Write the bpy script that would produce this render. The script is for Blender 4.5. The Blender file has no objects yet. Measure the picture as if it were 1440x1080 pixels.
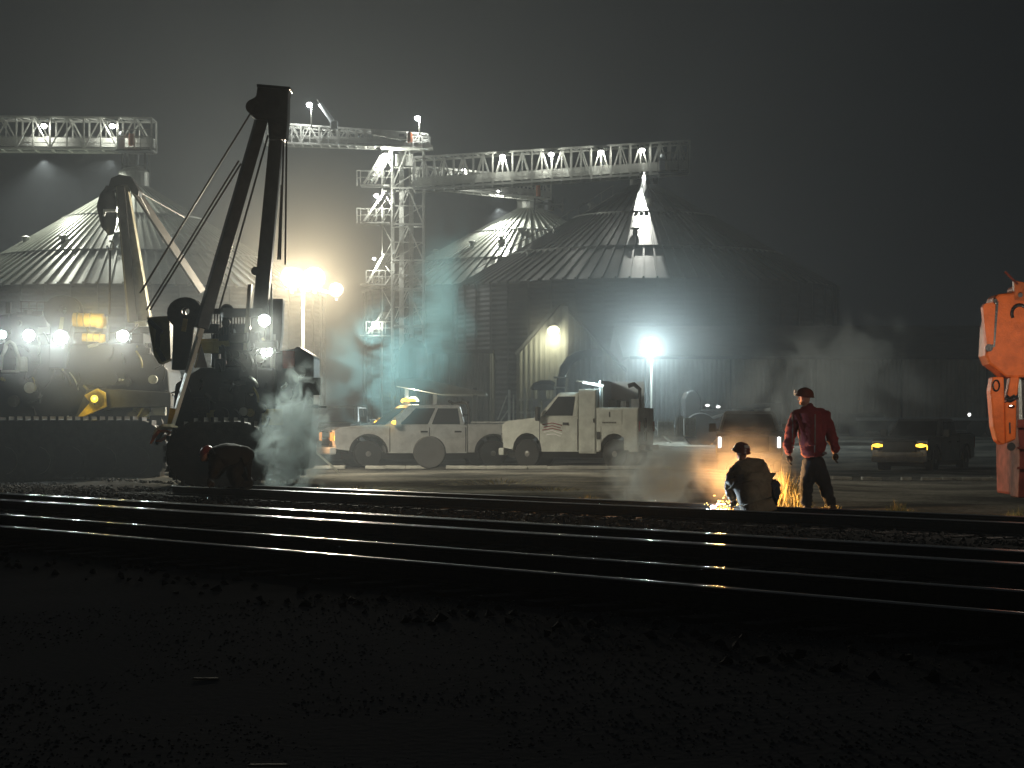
import bpy, bmesh, math, random
from mathutils import Vector, Matrix, noise as mnoise
R = math.radians
random.seed(7)
sc = bpy.context.scene
COL = sc.collection
F, CX, HY, H = 3000.0, 720.0, 602.0, 1.2

def P(x, y, d):
    """the point that stands d metres away in the direction of photo pixel x, y"""
    return Vector(((x - CX) / F * d, d, H + (HY - y) / F * d))

def ground_z(x, y):
    pts = [(-20, -.42), (9, -.40), (13, -.19), (17.5, -.17), (40, -.15), (60, -.02), (75, .06), (110, .75), (132, 1.15), (600, 1.2)]
    # distance measured square to the tracks for the near part
    n = .789 * x + .6146 * y
    t = n if n < 24 else max(24, n * .25 + y * .75) if y > 24 else n
    if t < 24:
        q = [(-400, -.5), (6.5, -.45), (9.8, -.22), (24, -.19)]
        for (a, za), (b, zb) in zip(q, q[1:]):
            if t <= b: return za + (zb - za) * max(0, (t - a)) / (b - a)
    y2 = max(y, 28)
    for (a, za), (b, zb) in zip(pts, pts[1:]):
        if y2 <= b:
            z = za + (zb - za) * (y2 - a) / (b - a)
            k = min(1, max(0, (t - 24) / 4.0))
            lo = min(1, max(0, (x - 4) / 6)) * min(1, max(0, (y - 38) / 20)) * min(1, max(0, (112 - y) / 25))
            return (-.19 * (1 - k) + z * k) - .32 * lo
    return 1.2

# ---------------------------------------------------------------- materials
def mat(name, col, rough=.6, metal=0.0, emit=None, strength=0, var=0.0, scale=8, bump=0.0, bscale=40, spec=.5, var2=None, coord='Object', dist=.02):
    m = bpy.data.materials.new(name); m.use_nodes = True
    nt = m.node_tree; b = nt.nodes['Principled BSDF']
    b.inputs['Base Color'].default_value = (*col, 1)
    b.inputs['Roughness'].default_value = rough
    b.inputs['Metallic'].default_value = metal
    b.inputs['Specular IOR Level'].default_value = spec
    if emit:
        b.inputs['Emission Color'].default_value = (*emit, 1)
        b.inputs['Emission Strength'].default_value = strength
        try: m.cycles.emission_sampling = 'NONE'
        except Exception: pass
    if var or bump:
        tc = nt.nodes.new('ShaderNodeTexCoord')
        if var:
            n = nt.nodes.new('ShaderNodeTexNoise'); n.inputs['Scale'].default_value = scale
            n.inputs['Detail'].default_value = 6; n.inputs['Roughness'].default_value = .65
            nt.links.new(tc.outputs[coord], n.inputs['Vector'])
            r = nt.nodes.new('ShaderNodeValToRGB')
            c2 = var2 or tuple(c * (1 - var) for c in col)
            r.color_ramp.elements[0].position = .35; r.color_ramp.elements[0].color = (*c2, 1)
            r.color_ramp.elements[1].position = .65; r.color_ramp.elements[1].color = (*col, 1)
            nt.links.new(n.outputs['Fac'], r.inputs['Fac'])
            nt.links.new(r.outputs['Color'], b.inputs['Base Color'])
            mr = nt.nodes.new('ShaderNodeMapRange')
            mr.inputs['To Min'].default_value = min(1, rough * 1.25); mr.inputs['To Max'].default_value = rough * .8
            nt.links.new(n.outputs['Fac'], mr.inputs['Value']); nt.links.new(mr.outputs['Result'], b.inputs['Roughness'])
        if bump:
            n2 = nt.nodes.new('ShaderNodeTexNoise'); n2.inputs['Scale'].default_value = bscale; n2.inputs['Detail'].default_value = 5
            nt.links.new(tc.outputs[coord], n2.inputs['Vector'])
            bp = nt.nodes.new('ShaderNodeBump'); bp.inputs['Strength'].default_value = bump; bp.inputs['Distance'].default_value = dist
            nt.links.new(n2.outputs['Fac'], bp.inputs['Height']); nt.links.new(bp.outputs['Normal'], b.inputs['Normal'])
    return m

M = {}
M['galv'] = mat('galvanised_steel', (.55, .57, .52), .42, .45, var=.35, scale=1.5)
M['truss'] = mat('lamplit_truss_steel', (.80, .82, .76), .5, .0, var=.2, scale=1.5)  # galvanised steel lightened, lamp brightness put into its colour
M['silo_roof_unlit'] = mat('unlit_silo_roof_steel', (.075, .08, .08), .45, .3, var=.4, scale=.35)  # roof steel darkened, its unlit shade put into the colour
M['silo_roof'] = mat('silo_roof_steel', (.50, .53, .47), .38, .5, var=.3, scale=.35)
M['silo_wall'] = mat('silo_wall_steel', (.06, .067, .078), .5, .4, var=.3, scale=.4)
M['clad'] = mat('ribbed_cladding', (.38, .39, .36), .55, .2, var=.35, scale=.5)
M['clad_dark'] = mat('weathered_cladding', (.46, .46, .42), .6, .15, var=.4, scale=.4)
M['roof_dark'] = mat('dark_roofing', (.08, .085, .09), .8, .0, var=.3, scale=1)
M['machine_black'] = mat('black_machine_paint', (.014, .014, .015), .45, .0, var=.5, scale=4, bump=.2)
M['greasy'] = mat('greasy_steel', (.05, .048, .045), .4, .6, var=.5, scale=6, bump=.3)
M['boom'] = mat('worn_boom_paint', (.26, .24, .17), .45, .1, var=.55, scale=3, bump=.2)
M['boom_dark'] = mat('dark_boom_paint', (.055, .05, .045), .5, .1, var=.5, scale=4, bump=.2)
M['boom_lit'] = mat('lit_boom_paint', (.88, .86, .76), .4, .0, var=.2, scale=3, bump=.2)
M['yellow'] = mat('yellow_machine_paint', (.62, .42, .03), .42, .0, var=.4, scale=5, bump=.15)
M['olive'] = mat('dull_yellow_paint', (.32, .27, .08), .5, .0, var=.5, scale=4, bump=.2)
M['orange'] = mat('orange_machine_paint', (.74, .15, .025), .5, .0, var=.55, scale=5, bump=.3, var2=(.50, .10, .02), spec=.2)
M['orange_dk'] = mat('darker_orange_paint', (.55, .13, .03), .5, .0, var=.5, scale=7, bump=.3, spec=.2)
M['rust'] = mat('rusty_red_steel', (.20, .04, .025), .7, .0, var=.55, scale=6, bump=.4, spec=.2)
M['white_paint'] = mat('white_vehicle_paint', (.66, .67, .66), .28, .0, var=.32, scale=3, spec=.5)
M['cream'] = mat('cream_cabinet_paint', (.62, .65, .60), .35, .0, var=.3, scale=3)
M['silver_and_shade'] = mat('silver_and_shade_paint', (.24, .245, .25), .3, .4, var=.2, scale=3)
M['glass'] = mat('tinted_window_glass', (.012, .014, .018), .06, .0, spec=.8)
M['rubber'] = mat('tyre_rubber', (.018, .018, .018), .85, bump=.3)
M['rim'] = mat('dull_wheel_steel', (.28, .28, .27), .4, .7, var=.3)
M['chrome'] = mat('chrome_trim', (.75, .75, .75), .12, 1.0)
M['plastic'] = mat('black_plastic', (.02, .02, .02), .5)
M['rail'] = mat('polished_rail_steel', (.42, .415, .41), .28, 1.0)
M['rail'].node_tree.nodes['Principled BSDF'].inputs['Coat Weight'].default_value = 1.0; M['rail'].node_tree.nodes['Principled BSDF'].inputs['Coat Roughness'].default_value = .035
M['rail_rust'] = mat('rusty_rail_side', (.035, .026, .02), .6, .4, var=.4, scale=20)
M['timber'] = mat('creosoted_timber', (.03, .024, .02), .85, var=.5, scale=9, bump=.5)
M['concrete'] = mat('pale_concrete', (.50, .50, .45), .8, var=.45, scale=1.5, bump=.3)
M['jacket_red'] = mat('maroon_jacket_cloth', (.22, .024, .03), .85, bump=.5, bscale=25, var=.3, scale=6)
M['jacket_tan'] = mat('olive_tan_jacket_cloth', (.28, .23, .15), .85, bump=.5, bscale=25, var=.45, scale=6)
M['jacket_dk'] = mat('black_workwear', (.02, .02, .022), .85, bump=.5, bscale=25)
M['trousers'] = mat('dark_trousers_cloth', (.016, .018, .022), .85, bump=.5, bscale=25)
M['jeans'] = mat('dark_denim', (.035, .045, .055), .85, bump=.5, bscale=25)
M['skin'] = mat('skin', (.45, .24, .17), .55)
M['glove'] = mat('leather_work_glove', (.05, .035, .025), .8)
M['hat_brown'] = mat('dark_hard_hat_shell', (.16, .05, .03), .25)
M['hat_red'] = mat('red_hard_hat_shell', (.35, .04, .03), .3)
M['hat_white'] = mat('hat_lamp_band', (.7, .65, .6), .35)
M['boot'] = mat('work_boot_leather', (.02, .015, .012), .6)
M['reflect'] = mat('reflective_strip', (.16, .15, .15), .4)
M['grass'] = mat('dry_grass', (.55, .43, .17), .8, var=.5, scale=3, var2=(.16, .18, .06))
M['tarp'] = mat('white_panel', (.70, .76, .80), .5)
M['tote'] = mat('pale_plastic_tank', (.55, .56, .55), .5, var=.2)
M['cable'] = mat('steel_cable', (.06, .058, .055), .5, .6)
M['webbing'] = mat('orange_webbing', (.75, .22, .08), .8, var=.4, scale=20)
M['webbing_w'] = mat('pale_webbing', (.8, .7, .5), .8, var=.3, scale=20)
M['decal'] = mat('dark_red_decal', (.22, .03, .03), .5)
M['decal_w'] = mat('silver_decal', (.85, .85, .85), .35)
M['decal_k'] = mat('dark_lettering', (.06, .06, .05), .5)
M['bag'] = mat('faded_scrap', (.45, .38, .28), .8, var=.4)
def emis(name, c, s): 
    M[name] = mat(name, (.02, .02, .02), .5, emit=c, strength=s)
emis('lamp_white', (1, 1, .96), 30); emis('lamp_cool', (.86, 1, .97), 60); emis('lamp_sodium', (1, .80, .40), 4)
emis('lamp_warm', (1, .93, .62), 12); emis('lamp_amber', (1, .52, .04), 5); emis('lamp_yellow', (1, .72, .03), 1.6)
emis('lamp_red', (1, .16, .07), 3.0); emis('lamp_green', (.92, 1, .68), 8); emis('lamp_orange', (1, .38, .08), 1.3)
emis('flame', (1, .36, .04), 4); emis('spark', (1, .66, .12), 5); emis('torch', (1, .62, .62), 12); emis('strip', (.85, 1, 1), 3.5)
emis('dim_white', (1, 1, .95), 3)

# ---------------------------------------------------------------- mesh building
W = {}
def frame_to(a, b, roll=0.0):
    z = (b - a).normalized(); up = Vector((0, 0, 1)) if abs(z.z) < .98 else Vector((0, 1, 0))
    x = up.cross(z).normalized(); y = z.cross(x)
    m = Matrix((x, y, z)).transposed().to_4x4(); m.translation = a
    return m @ Matrix.Rotation(roll, 4, 'Z')

class MB:
    def __init__(s): s.bm = bmesh.new(); s.smooth = False
    def quadset(s, vs, fs):
        v = [s.bm.verts.new(p) for p in vs]
        for f in fs:
            try: s.bm.faces.new([v[i] for i in f])
            except ValueError: pass
        return s
    def box(s, c, size, rz=0, m=None):
        c = Vector(c); hx, hy, hz = [k / 2 for k in size]
        mm = m or (Matrix.Translation(c) @ Matrix.Rotation(rz, 4, 'Z'))
        vs = [mm @ Vector((x, y, z)) for z in (-hz, hz) for y in (-hy, hy) for x in (-hx, hx)]
        return s.quadset(vs, [(0, 2, 3, 1), (4, 5, 7, 6), (0, 1, 5, 4), (2, 6, 7, 3), (0, 4, 6, 2), (1, 3, 7, 5)])
    def beam(s, a, b, w, h=None, roll=0, w2=None, h2=None):
        a, b = Vector(a), Vector(b); h = h or w; w2 = w2 or w; h2 = h2 or h
        m = frame_to(a, b, roll); L = (b - a).length
        vs = [m @ Vector((x * ww / 2, y * hh / 2, z)) for z, ww, hh in ((0, w, h), (L, w2, h2)) for y in (-1, 1) for x in (-1, 1)]
        return s.quadset(vs, [(0, 2, 3, 1), (4, 5, 7, 6), (0, 1, 5, 4), (2, 6, 7, 3), (0, 4, 6, 2), (1, 3, 7, 5)])
    def tube(s, a, b, r, r2=None, n=8, cap=True):
        a, b = Vector(a), Vector(b); r2 = r if r2 is None else r2
        m = frame_to(a, b); L = (b - a).length
        lo = [s.bm.verts.new(m @ Vector((r * math.cos(t * 2 * math.pi / n), r * math.sin(t * 2 * math.pi / n), 0))) for t in range(n)]
        hi = [s.bm.verts.new(m @ Vector((r2 * math.cos(t * 2 * math.pi / n), r2 * math.sin(t * 2 * math.pi / n), L))) for t in range(n)]
        for i in range(n): s.bm.faces.new((lo[i], lo[(i + 1) % n], hi[(i + 1) % n], hi[i]))
        if cap: s.bm.faces.new(lo[::-1]); s.bm.faces.new(hi)
        return s
    def path(s, pts, r, n=8):
        pts = [Vector(p) for p in pts]; rings = []
        for i, p in enumerate(pts):
            a = pts[max(0, i - 1)]; b = pts[min(len(pts) - 1, i + 1)]
            m = frame_to(a, b); m.translation = p
            rr = r[i] if isinstance(r, (list, tuple)) else r
            rings.append([s.bm.verts.new(m @ Vector((rr * math.cos(t * 2 * math.pi / n), rr * math.sin(t * 2 * math.pi / n), 0))) for t in range(n)])
        for A, B in zip(rings, rings[1:]):
            for i in range(n): s.bm.faces.new((A[i], A[(i + 1) % n], B[(i + 1) % n], B[i]))
        s.bm.faces.new(rings[0][::-1]); s.bm.faces.new(rings[-1])
        return s
    def sphere(s, c, r, sx=1, sy=1, sz=1, n=12):
        m = Matrix.Translation(Vector(c)) @ Matrix.Diagonal((r * sx, r * sy, r * sz, 1))
        bmesh.ops.create_uvsphere(s.bm, u_segments=n, v_segments=max(6, n * 2 // 3), radius=1, matrix=m)
        return s
    def prism(s, pts, depth_vec):
        """closed outline (3D points, any plane) swept by a vector"""
        d = Vector(depth_vec); a = [s.bm.verts.new(Vector(p)) for p in pts]; b = [s.bm.verts.new(Vector(p) + d) for p in pts]
        s.bm.faces.new(a); s.bm.faces.new(b[::-1]); n = len(pts)
        for i in range(n): s.bm.faces.new((a[i], b[i], b[(i + 1) % n], a[(i + 1) % n]))
        return s
    def lathe(s, prof, c=(0, 0, 0), axis='Z', n=24):
        c = Vector(c); rings = []
        for r, h in prof:
            ring = []
            for t in range(n):
                q = t * 2 * math.pi / n; a, b = r * math.cos(q), r * math.sin(q)
                v = {'Z': Vector((a, b, h)), 'Y': Vector((a, h, b)), 'X': Vector((h, a, b))}[axis]
                ring.append(s.bm.verts.new(c + v))
            rings.append(ring)
        for A, B in zip(rings, rings[1:]):
            for i in range(n): s.bm.faces.new((A[i], A[(i + 1) % n], B[(i + 1) % n], B[i]))
        s.bm.faces.new(rings[0][::-1]); s.bm.faces.new(rings[-1])
        return s
    def build(s, name, m, parent=None, local=False, bevel=0, smooth=False, label=None, recalc=True):
        if recalc: bmesh.ops.recalc_face_normals(s.bm, faces=s.bm.faces)
        me = bpy.data.meshes.new(name)
        if parent is not None and not local:
            s.bm.transform(W[parent.name].inverted())
        s.bm.to_mesh(me); s.bm.free()
        me.materials.append(m if not isinstance(m, str) else M[m])
        if smooth: me.shade_smooth()
        o = bpy.data.objects.new(name, me); COL.objects.link(o)
        if parent is not None: o.parent = parent; W[o.name] = W[parent.name]
        else: W[o.name] = Matrix.Identity(4)
        if bevel:
            md = o.modifiers.new('bevel', 'BEVEL'); md.width = bevel; md.segments = 2; md.limit_method = 'ANGLE'; md.angle_limit = R(35)
        if label: o['label'] = label
        return o

def tag(o, label, cat, group=None, kind=None):
    o['label'] = label
    if cat: o['category'] = cat
    if group: o['group'] = group
    if kind: o['kind'] = kind
    return o
def thing(name, label, cat, loc, rz=0, group=None):
    o = bpy.data.objects.new(name, None); COL.objects.link(o)
    o.empty_display_size = .3
    o.location = loc; o.rotation_euler = (0, 0, rz)
    W[o.name] = Matrix.Translation(Vector(loc)) @ Matrix.Rotation(rz, 4, 'Z')
    return tag(o, label, cat, group)
def struct(o): o['kind'] = 'structure'; return o
def stuff(o, label, cat): return tag(o, label, cat, kind='stuff')

NL = [0]
def lamp(loc, power, col, parent=None, size=.12, spot=None, aim=None, name='lamp_glow'):
    l = bpy.data.lights.new(name, 'SPOT' if spot else 'POINT')
    l.energy = power; l.color = col; l.shadow_soft_size = size
    if spot: l.spot_size = R(spot); l.spot_blend = .6
    o = bpy.data.objects.new(name, l); COL.objects.link(o)
    o.location = loc
    if aim is not None: o.rotation_euler = (Vector(aim) - Vector(loc)).to_track_quat('-Z', 'Y').to_euler()
    if parent is not None:
        o.parent = parent; o.matrix_parent_inverse = W[parent.name].inverted()
    return o

def flood(px, py, d, label, power, col, lens='lamp_white', r=.16, cat='floodlight', off=.35, group=None, face=None, parent=None, kind='flood', drop=.0, lit=True, cone=None, beam=0, bcone=110, bdir=(0, -.35, -1), bdrop=2.7):
    """a round floodlight: housing, lens, bracket; the light leaves from just in front of the lens"""
    c = P(px, py, d); f = Vector(face or (0, -1, -.25)).normalized()
    t = thing('floodlight', label, cat, c, group=group) if parent is None else parent
    hb = MB(); hb.tube(c + f * .02, c - f * r * .9, r * 1.12, r * .6, n=14)
    hb.beam(c - f * r * .5, c - f * r * .5 + Vector((0, 0, -r * 1.6)), r * .3)
    hs = hb.build('lamp_housing', 'plastic', t)
    ln = MB(); ln.sphere(c + f * .03, r, 1, .45, 1, 14); ln.build('lens', lens, hs if parent is not None else t, smooth=True)
    q = c + f * (r * .5 + .12) + Vector((0, 0, -drop))
    if lit: lamp(q, power, col, t, size=r * .6, spot=cone, aim=(q + f) if cone else None)
    if beam: lamp(q + Vector((0, 0, -bdrop)), beam, col, t, size=r * .6, spot=bcone, aim=q + Vector((0, 0, -bdrop)) + Vector(bdir))  # extra unseen spot below the lens, added to light the silo roof
    return t

# ---------------------------------------------------------------- ground
def grid(x0, x1, y0, y1, nx, ny, f, yf=None):
    bm = bmesh.new(); rows = []
    for j in range(ny + 1):
        t = j / ny; t = t if yf is None else yf(t); y = y0 + (y1 - y0) * t
        rows.append([bm.verts.new((x0 + (x1 - x0) * i / nx, y, f(x0 + (x1 - x0) * i / nx, y))) for i in range(nx + 1)])
    for a, b in zip(rows, rows[1:]):
        for i in range(nx): bm.faces.new((a[i], a[i + 1], b[i + 1], b[i]))
    return bm
def gz(x, y):
    n = .789 * x + .6146 * y
    h = ground_z(x, y)
    rough = mnoise.fractal(Vector((x * .45, y * .45, 0)), 1, 2, 4)
    if n > 24.5 and y < 66: h += .045 * rough
    elif n < 10: h += .014 * rough
    return h
m = bpy.data.materials.new('dirt_and_gravel'); m.use_nodes = True; nt = m.node_tree; b = nt.nodes['Principled BSDF']
tc = nt.nodes.new('ShaderNodeTexCoord')
n1 = nt.nodes.new('ShaderNodeTexNoise'); n1.inputs['Scale'].default_value = .35; n1.inputs['Detail'].default_value = 8
n2 = nt.nodes.new('ShaderNodeTexVoronoi'); n2.inputs['Scale'].default_value = 14
n3 = nt.nodes.new('ShaderNodeTexNoise'); n3.inputs['Scale'].default_value = 9; n3.inputs['Detail'].default_value = 8
for n in (n1, n2, n3): nt.links.new(tc.outputs['Object'], n.inputs['Vector'])
r1 = nt.nodes.new('ShaderNodeValToRGB'); r1.color_ramp.elements[0].position = .38; r1.color_ramp.elements[1].position = .66
r1.color_ramp.elements[0].color = (.13, .13, .12, 1); r1.color_ramp.elements[1].color = (.40, .39, .34, 1)
mx = nt.nodes.new('ShaderNodeMix'); mx.data_type = 'RGBA'; mx.blend_type = 'MULTIPLY'; mx.inputs['Factor'].default_value = .8
r3 = nt.nodes.new('ShaderNodeValToRGB'); r3.color_ramp.elements[0].color = (.25, .25, .25, 1); r3.color_ramp.elements[0].position = .35
nt.links.new(n1.outputs['Fac'], r1.inputs['Fac']); nt.links.new(n3.outputs['Fac'], r3.inputs['Fac'])
nt.links.new(r1.outputs['Color'], mx.inputs[6]); nt.links.new(r3.outputs['Color'], mx.inputs[7])
# cinder formation darkened against lamplight, shade put into its colour; yard is dusty dirt
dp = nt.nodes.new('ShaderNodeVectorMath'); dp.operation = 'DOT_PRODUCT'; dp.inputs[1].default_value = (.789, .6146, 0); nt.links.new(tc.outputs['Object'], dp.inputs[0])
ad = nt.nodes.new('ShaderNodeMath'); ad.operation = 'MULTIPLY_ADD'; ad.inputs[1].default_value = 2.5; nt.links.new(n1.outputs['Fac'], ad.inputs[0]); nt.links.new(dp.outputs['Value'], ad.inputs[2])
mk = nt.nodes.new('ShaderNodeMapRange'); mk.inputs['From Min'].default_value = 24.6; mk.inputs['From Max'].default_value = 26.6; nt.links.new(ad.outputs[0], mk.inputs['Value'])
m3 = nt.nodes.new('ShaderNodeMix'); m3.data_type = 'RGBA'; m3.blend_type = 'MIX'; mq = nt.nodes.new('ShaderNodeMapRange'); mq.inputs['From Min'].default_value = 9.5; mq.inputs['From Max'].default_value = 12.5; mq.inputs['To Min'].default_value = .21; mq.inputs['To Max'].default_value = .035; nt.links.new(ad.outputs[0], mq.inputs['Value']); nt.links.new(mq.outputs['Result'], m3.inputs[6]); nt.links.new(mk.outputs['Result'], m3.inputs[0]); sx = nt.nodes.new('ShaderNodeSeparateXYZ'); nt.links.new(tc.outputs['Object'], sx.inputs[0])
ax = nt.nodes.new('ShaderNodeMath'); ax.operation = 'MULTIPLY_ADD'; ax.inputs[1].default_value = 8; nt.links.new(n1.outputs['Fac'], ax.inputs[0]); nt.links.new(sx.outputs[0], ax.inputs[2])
mg = nt.nodes.new('ShaderNodeMapRange'); mg.inputs['From Min'].default_value = 3; mg.inputs['From Max'].default_value = 12; mg.inputs['To Min'].default_value = .38; mg.inputs['To Max'].default_value = 1.6; nt.links.new(ax.outputs[0], mg.inputs['Value'])  # shade and light put into the yard colour: darker left, lighter right
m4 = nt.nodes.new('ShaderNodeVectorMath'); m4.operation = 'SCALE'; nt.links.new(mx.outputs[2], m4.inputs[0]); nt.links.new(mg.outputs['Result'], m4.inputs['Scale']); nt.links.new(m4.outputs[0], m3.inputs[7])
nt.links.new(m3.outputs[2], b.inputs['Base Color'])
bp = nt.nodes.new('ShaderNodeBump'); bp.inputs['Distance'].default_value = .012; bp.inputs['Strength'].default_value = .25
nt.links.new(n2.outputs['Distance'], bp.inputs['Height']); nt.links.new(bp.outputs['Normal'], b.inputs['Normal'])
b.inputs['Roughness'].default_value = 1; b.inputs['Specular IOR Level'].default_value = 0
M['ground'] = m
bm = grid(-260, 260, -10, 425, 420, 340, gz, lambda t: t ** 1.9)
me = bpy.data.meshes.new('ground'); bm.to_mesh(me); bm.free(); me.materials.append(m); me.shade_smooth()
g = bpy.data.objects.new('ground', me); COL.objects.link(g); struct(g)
# pale edge of the concrete yard
kb = MB()
def kerb_run(x0, x1, y0, y1):
    n = 26
    for i in range(n):
        if random.random() < .10: continue
        xa = x0 + (x1 - x0) * i / n; xb = x0 + (x1 - x0) * (i + .995) / n; ya = y0 + (y1 - y0) * i / n
        a = Vector((xa, ya, ground_z(xa, ya) + .05 + random.uniform(-.012, .01))); c = Vector((xb, ya, ground_z(xb, ya) + .05 + random.uniform(-.012, .01)))
        kb.beam(a, c, random.uniform(.22, .4), .10)
kerb_run(-8.5, 7.0, 63.2, 62.5); kerb_run(8.5, 16, 62.5, 62.2)
struct(kb.build('kerb', 'concrete', bevel=.02))

# ballast stones where lamplight rakes them, one mass of stones
def stones(n, fn, smin, smax, name, m):
    bm = bmesh.new(); base = [Vector(v) for v in ((1, 0, -.3), (-.5, .9, -.2), (-.5, -.8, -.3), (.1, 0, .8), (.6, .7, .1), (-.9, .1, .2))]
    fc = [(0, 4, 3), (4, 1, 3), (1, 5, 3), (5, 2, 3), (2, 0, 3), (0, 2, 1), (0, 1, 4), (1, 2, 5)]
    for _ in range(n):
        p = fn(); 
        if p is None: continue
        s = random.uniform(smin, smax); q = Matrix.Rotation(random.random() * 6.3, 3, 'Z') @ Matrix.Rotation(random.uniform(-.9, .9), 3, 'X')
        vs = [bm.verts.new(p + q @ (v * s * random.uniform(.7, 1.2))) for v in base]
        for f in fc: bm.faces.new([vs[i] for i in f])
    bmesh.ops.recalc_face_normals(bm, faces=bm.faces)
    me = bpy.data.meshes.new(name); bm.to_mesh(me); bm.free(); me.materials.append(m)
    o = bpy.data.objects.new(name, me); COL.objects.link(o); return o
U = Vector((-.6146, .7890, 0)); N = Vector((.7890, .6146, 0))
def fn():
    s = random.uniform(-22, 62); n = random.choice((random.uniform(9.2, 25), random.uniform(17.3, 24.8)))
    p = U * s + N * n
    if not (9 < p.y < 62) or abs(p.x) > .26 * p.y + 1: return None
    p.z = ground_z(p.x, p.y) + .01; return p
M['stone'] = mat('ballast_stone', (.06, .058, .056), .95, var=.6, scale=2, spec=.05)
stuff(stones(26000, fn, .025, .06, 'ballast', M['stone']), 'loose grey ballast stones packed between the rails', 'ballast')
def fn():
    p = Vector((random.uniform(-3, 3), 0, 0)); p.y = random.uniform(7.0, 18); p.x *= p.y * .085
    p.z = gz(p.x, p.y); return p
M['pebble'] = mat('dusty_pebble', (.26, .25, .23), .95, var=.7, scale=1.2, spec=.05)
stuff(stones(12000, fn, .004, .016, 'gravel', M['pebble']), 'dark fine gravel in the unlit foreground', 'gravel')

# ---------------------------------------------------------------- tracks
def rail_mb(off, s0, s1, off2=None):
    """flat-bottomed rail: rusty sides, polished running surface as a second mesh"""
    off2 = off if off2 is None else off2
    side, top = MB(), MB(); n = 14
    prof = [(-.07, -.165), (.07, -.165), (.07, -.15), (.012, -.135), (.012, -.04), (.034, -.032), (.036, -.004), (-.036, -.004), (-.034, -.032), (-.012, -.04), (-.012, -.135), (-.07, -.15)]
    head = [(x * .0047, .010 - .013 * (abs(x) / 8) ** 2.4) for x in range(-8, 9)]
    def ring(mb, pr, i):
        t = i / n; s = s0 + (s1 - s0) * t; o = off + (off2 - off) * (t ** 1.6 if off2 != off else 0)
        w = .0012 * math.sin(s * .21 + off)
        return [mb.bm.verts.new(U * s + N * (o + x) + Vector((0, 0, z + w))) for x, z in pr]
    for mb, pr, closed in ((side, prof, True), (top, head, False)):
        rs = [ring(mb, pr, i) for i in range(n + 1)]
        k = len(pr)
        for A, B in zip(rs, rs[1:]):
            for i in range(k if closed else k - 1): mb.bm.faces.new((A[i], A[(i + 1) % k], B[(i + 1) % k], B[i]))
    return side, top
tie_mesh = None
def track(label, c, s0, s1, nties, tie0, extra=None):
    t = thing('railway_track', label, 'railway track', U * ((s0 + s1) / 2) + N * c + Vector((0, 0, -.16)), group='parallel tracks across the foreground')
    for sgn in (-1, 1):
        a, b2 = rail_mb(c + sgn * .755, s0, s1)
        o = a.build('rail', 'rail_rust', t); b2.build('rail_head', 'rail', o, smooth=True)
    if extra:
        for (o0, o1, e0, e1) in extra:
            a, b2 = rail_mb(c + o1, e0, e1, c + o0)
            o = a.build('switch_rail', 'rail_rust', t, label='second rail lying close beside the running rail'); b2.build('rail_head', 'rail', o, smooth=True)
    proto = None
    for i in range(nties):
        s = tie0 + i * .62; p = U * s + N * c
        if proto is None:
            mb = MB(); mb.box((0, 0, 0), (2.6, .23, .12)); mb.box((-.755, 0, .062), (.34, .2, .012)); mb.box((.755, 0, .062), (.34, .2, .012))
            o = mb.build('sleeper', 'timber', bevel=.01); proto = o
        else:
            o = proto.copy(); COL.objects.link(o)
        o.parent = t; o.matrix_parent_inverse = W[t.name].inverted()
        o.location = (p.x, p.y, -.235); o.rotation_euler = (0, 0, math.atan2(N.y, N.x) + random.uniform(-.012, .012))
    return t
track('nearest railway track, its two rails lowest in the photo', 11.83, -18, 85, 88, -9)
track('middle railway track with doubled rails at the left', 15.83, -16, 92, 88, -9, extra=[(-.36, -.66, 8, 55), (1.12, .86, 8, 55)])
track('farthest railway track running at the feet of the two workers', 22.38, -14, 39.2, 80, -8)

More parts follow.
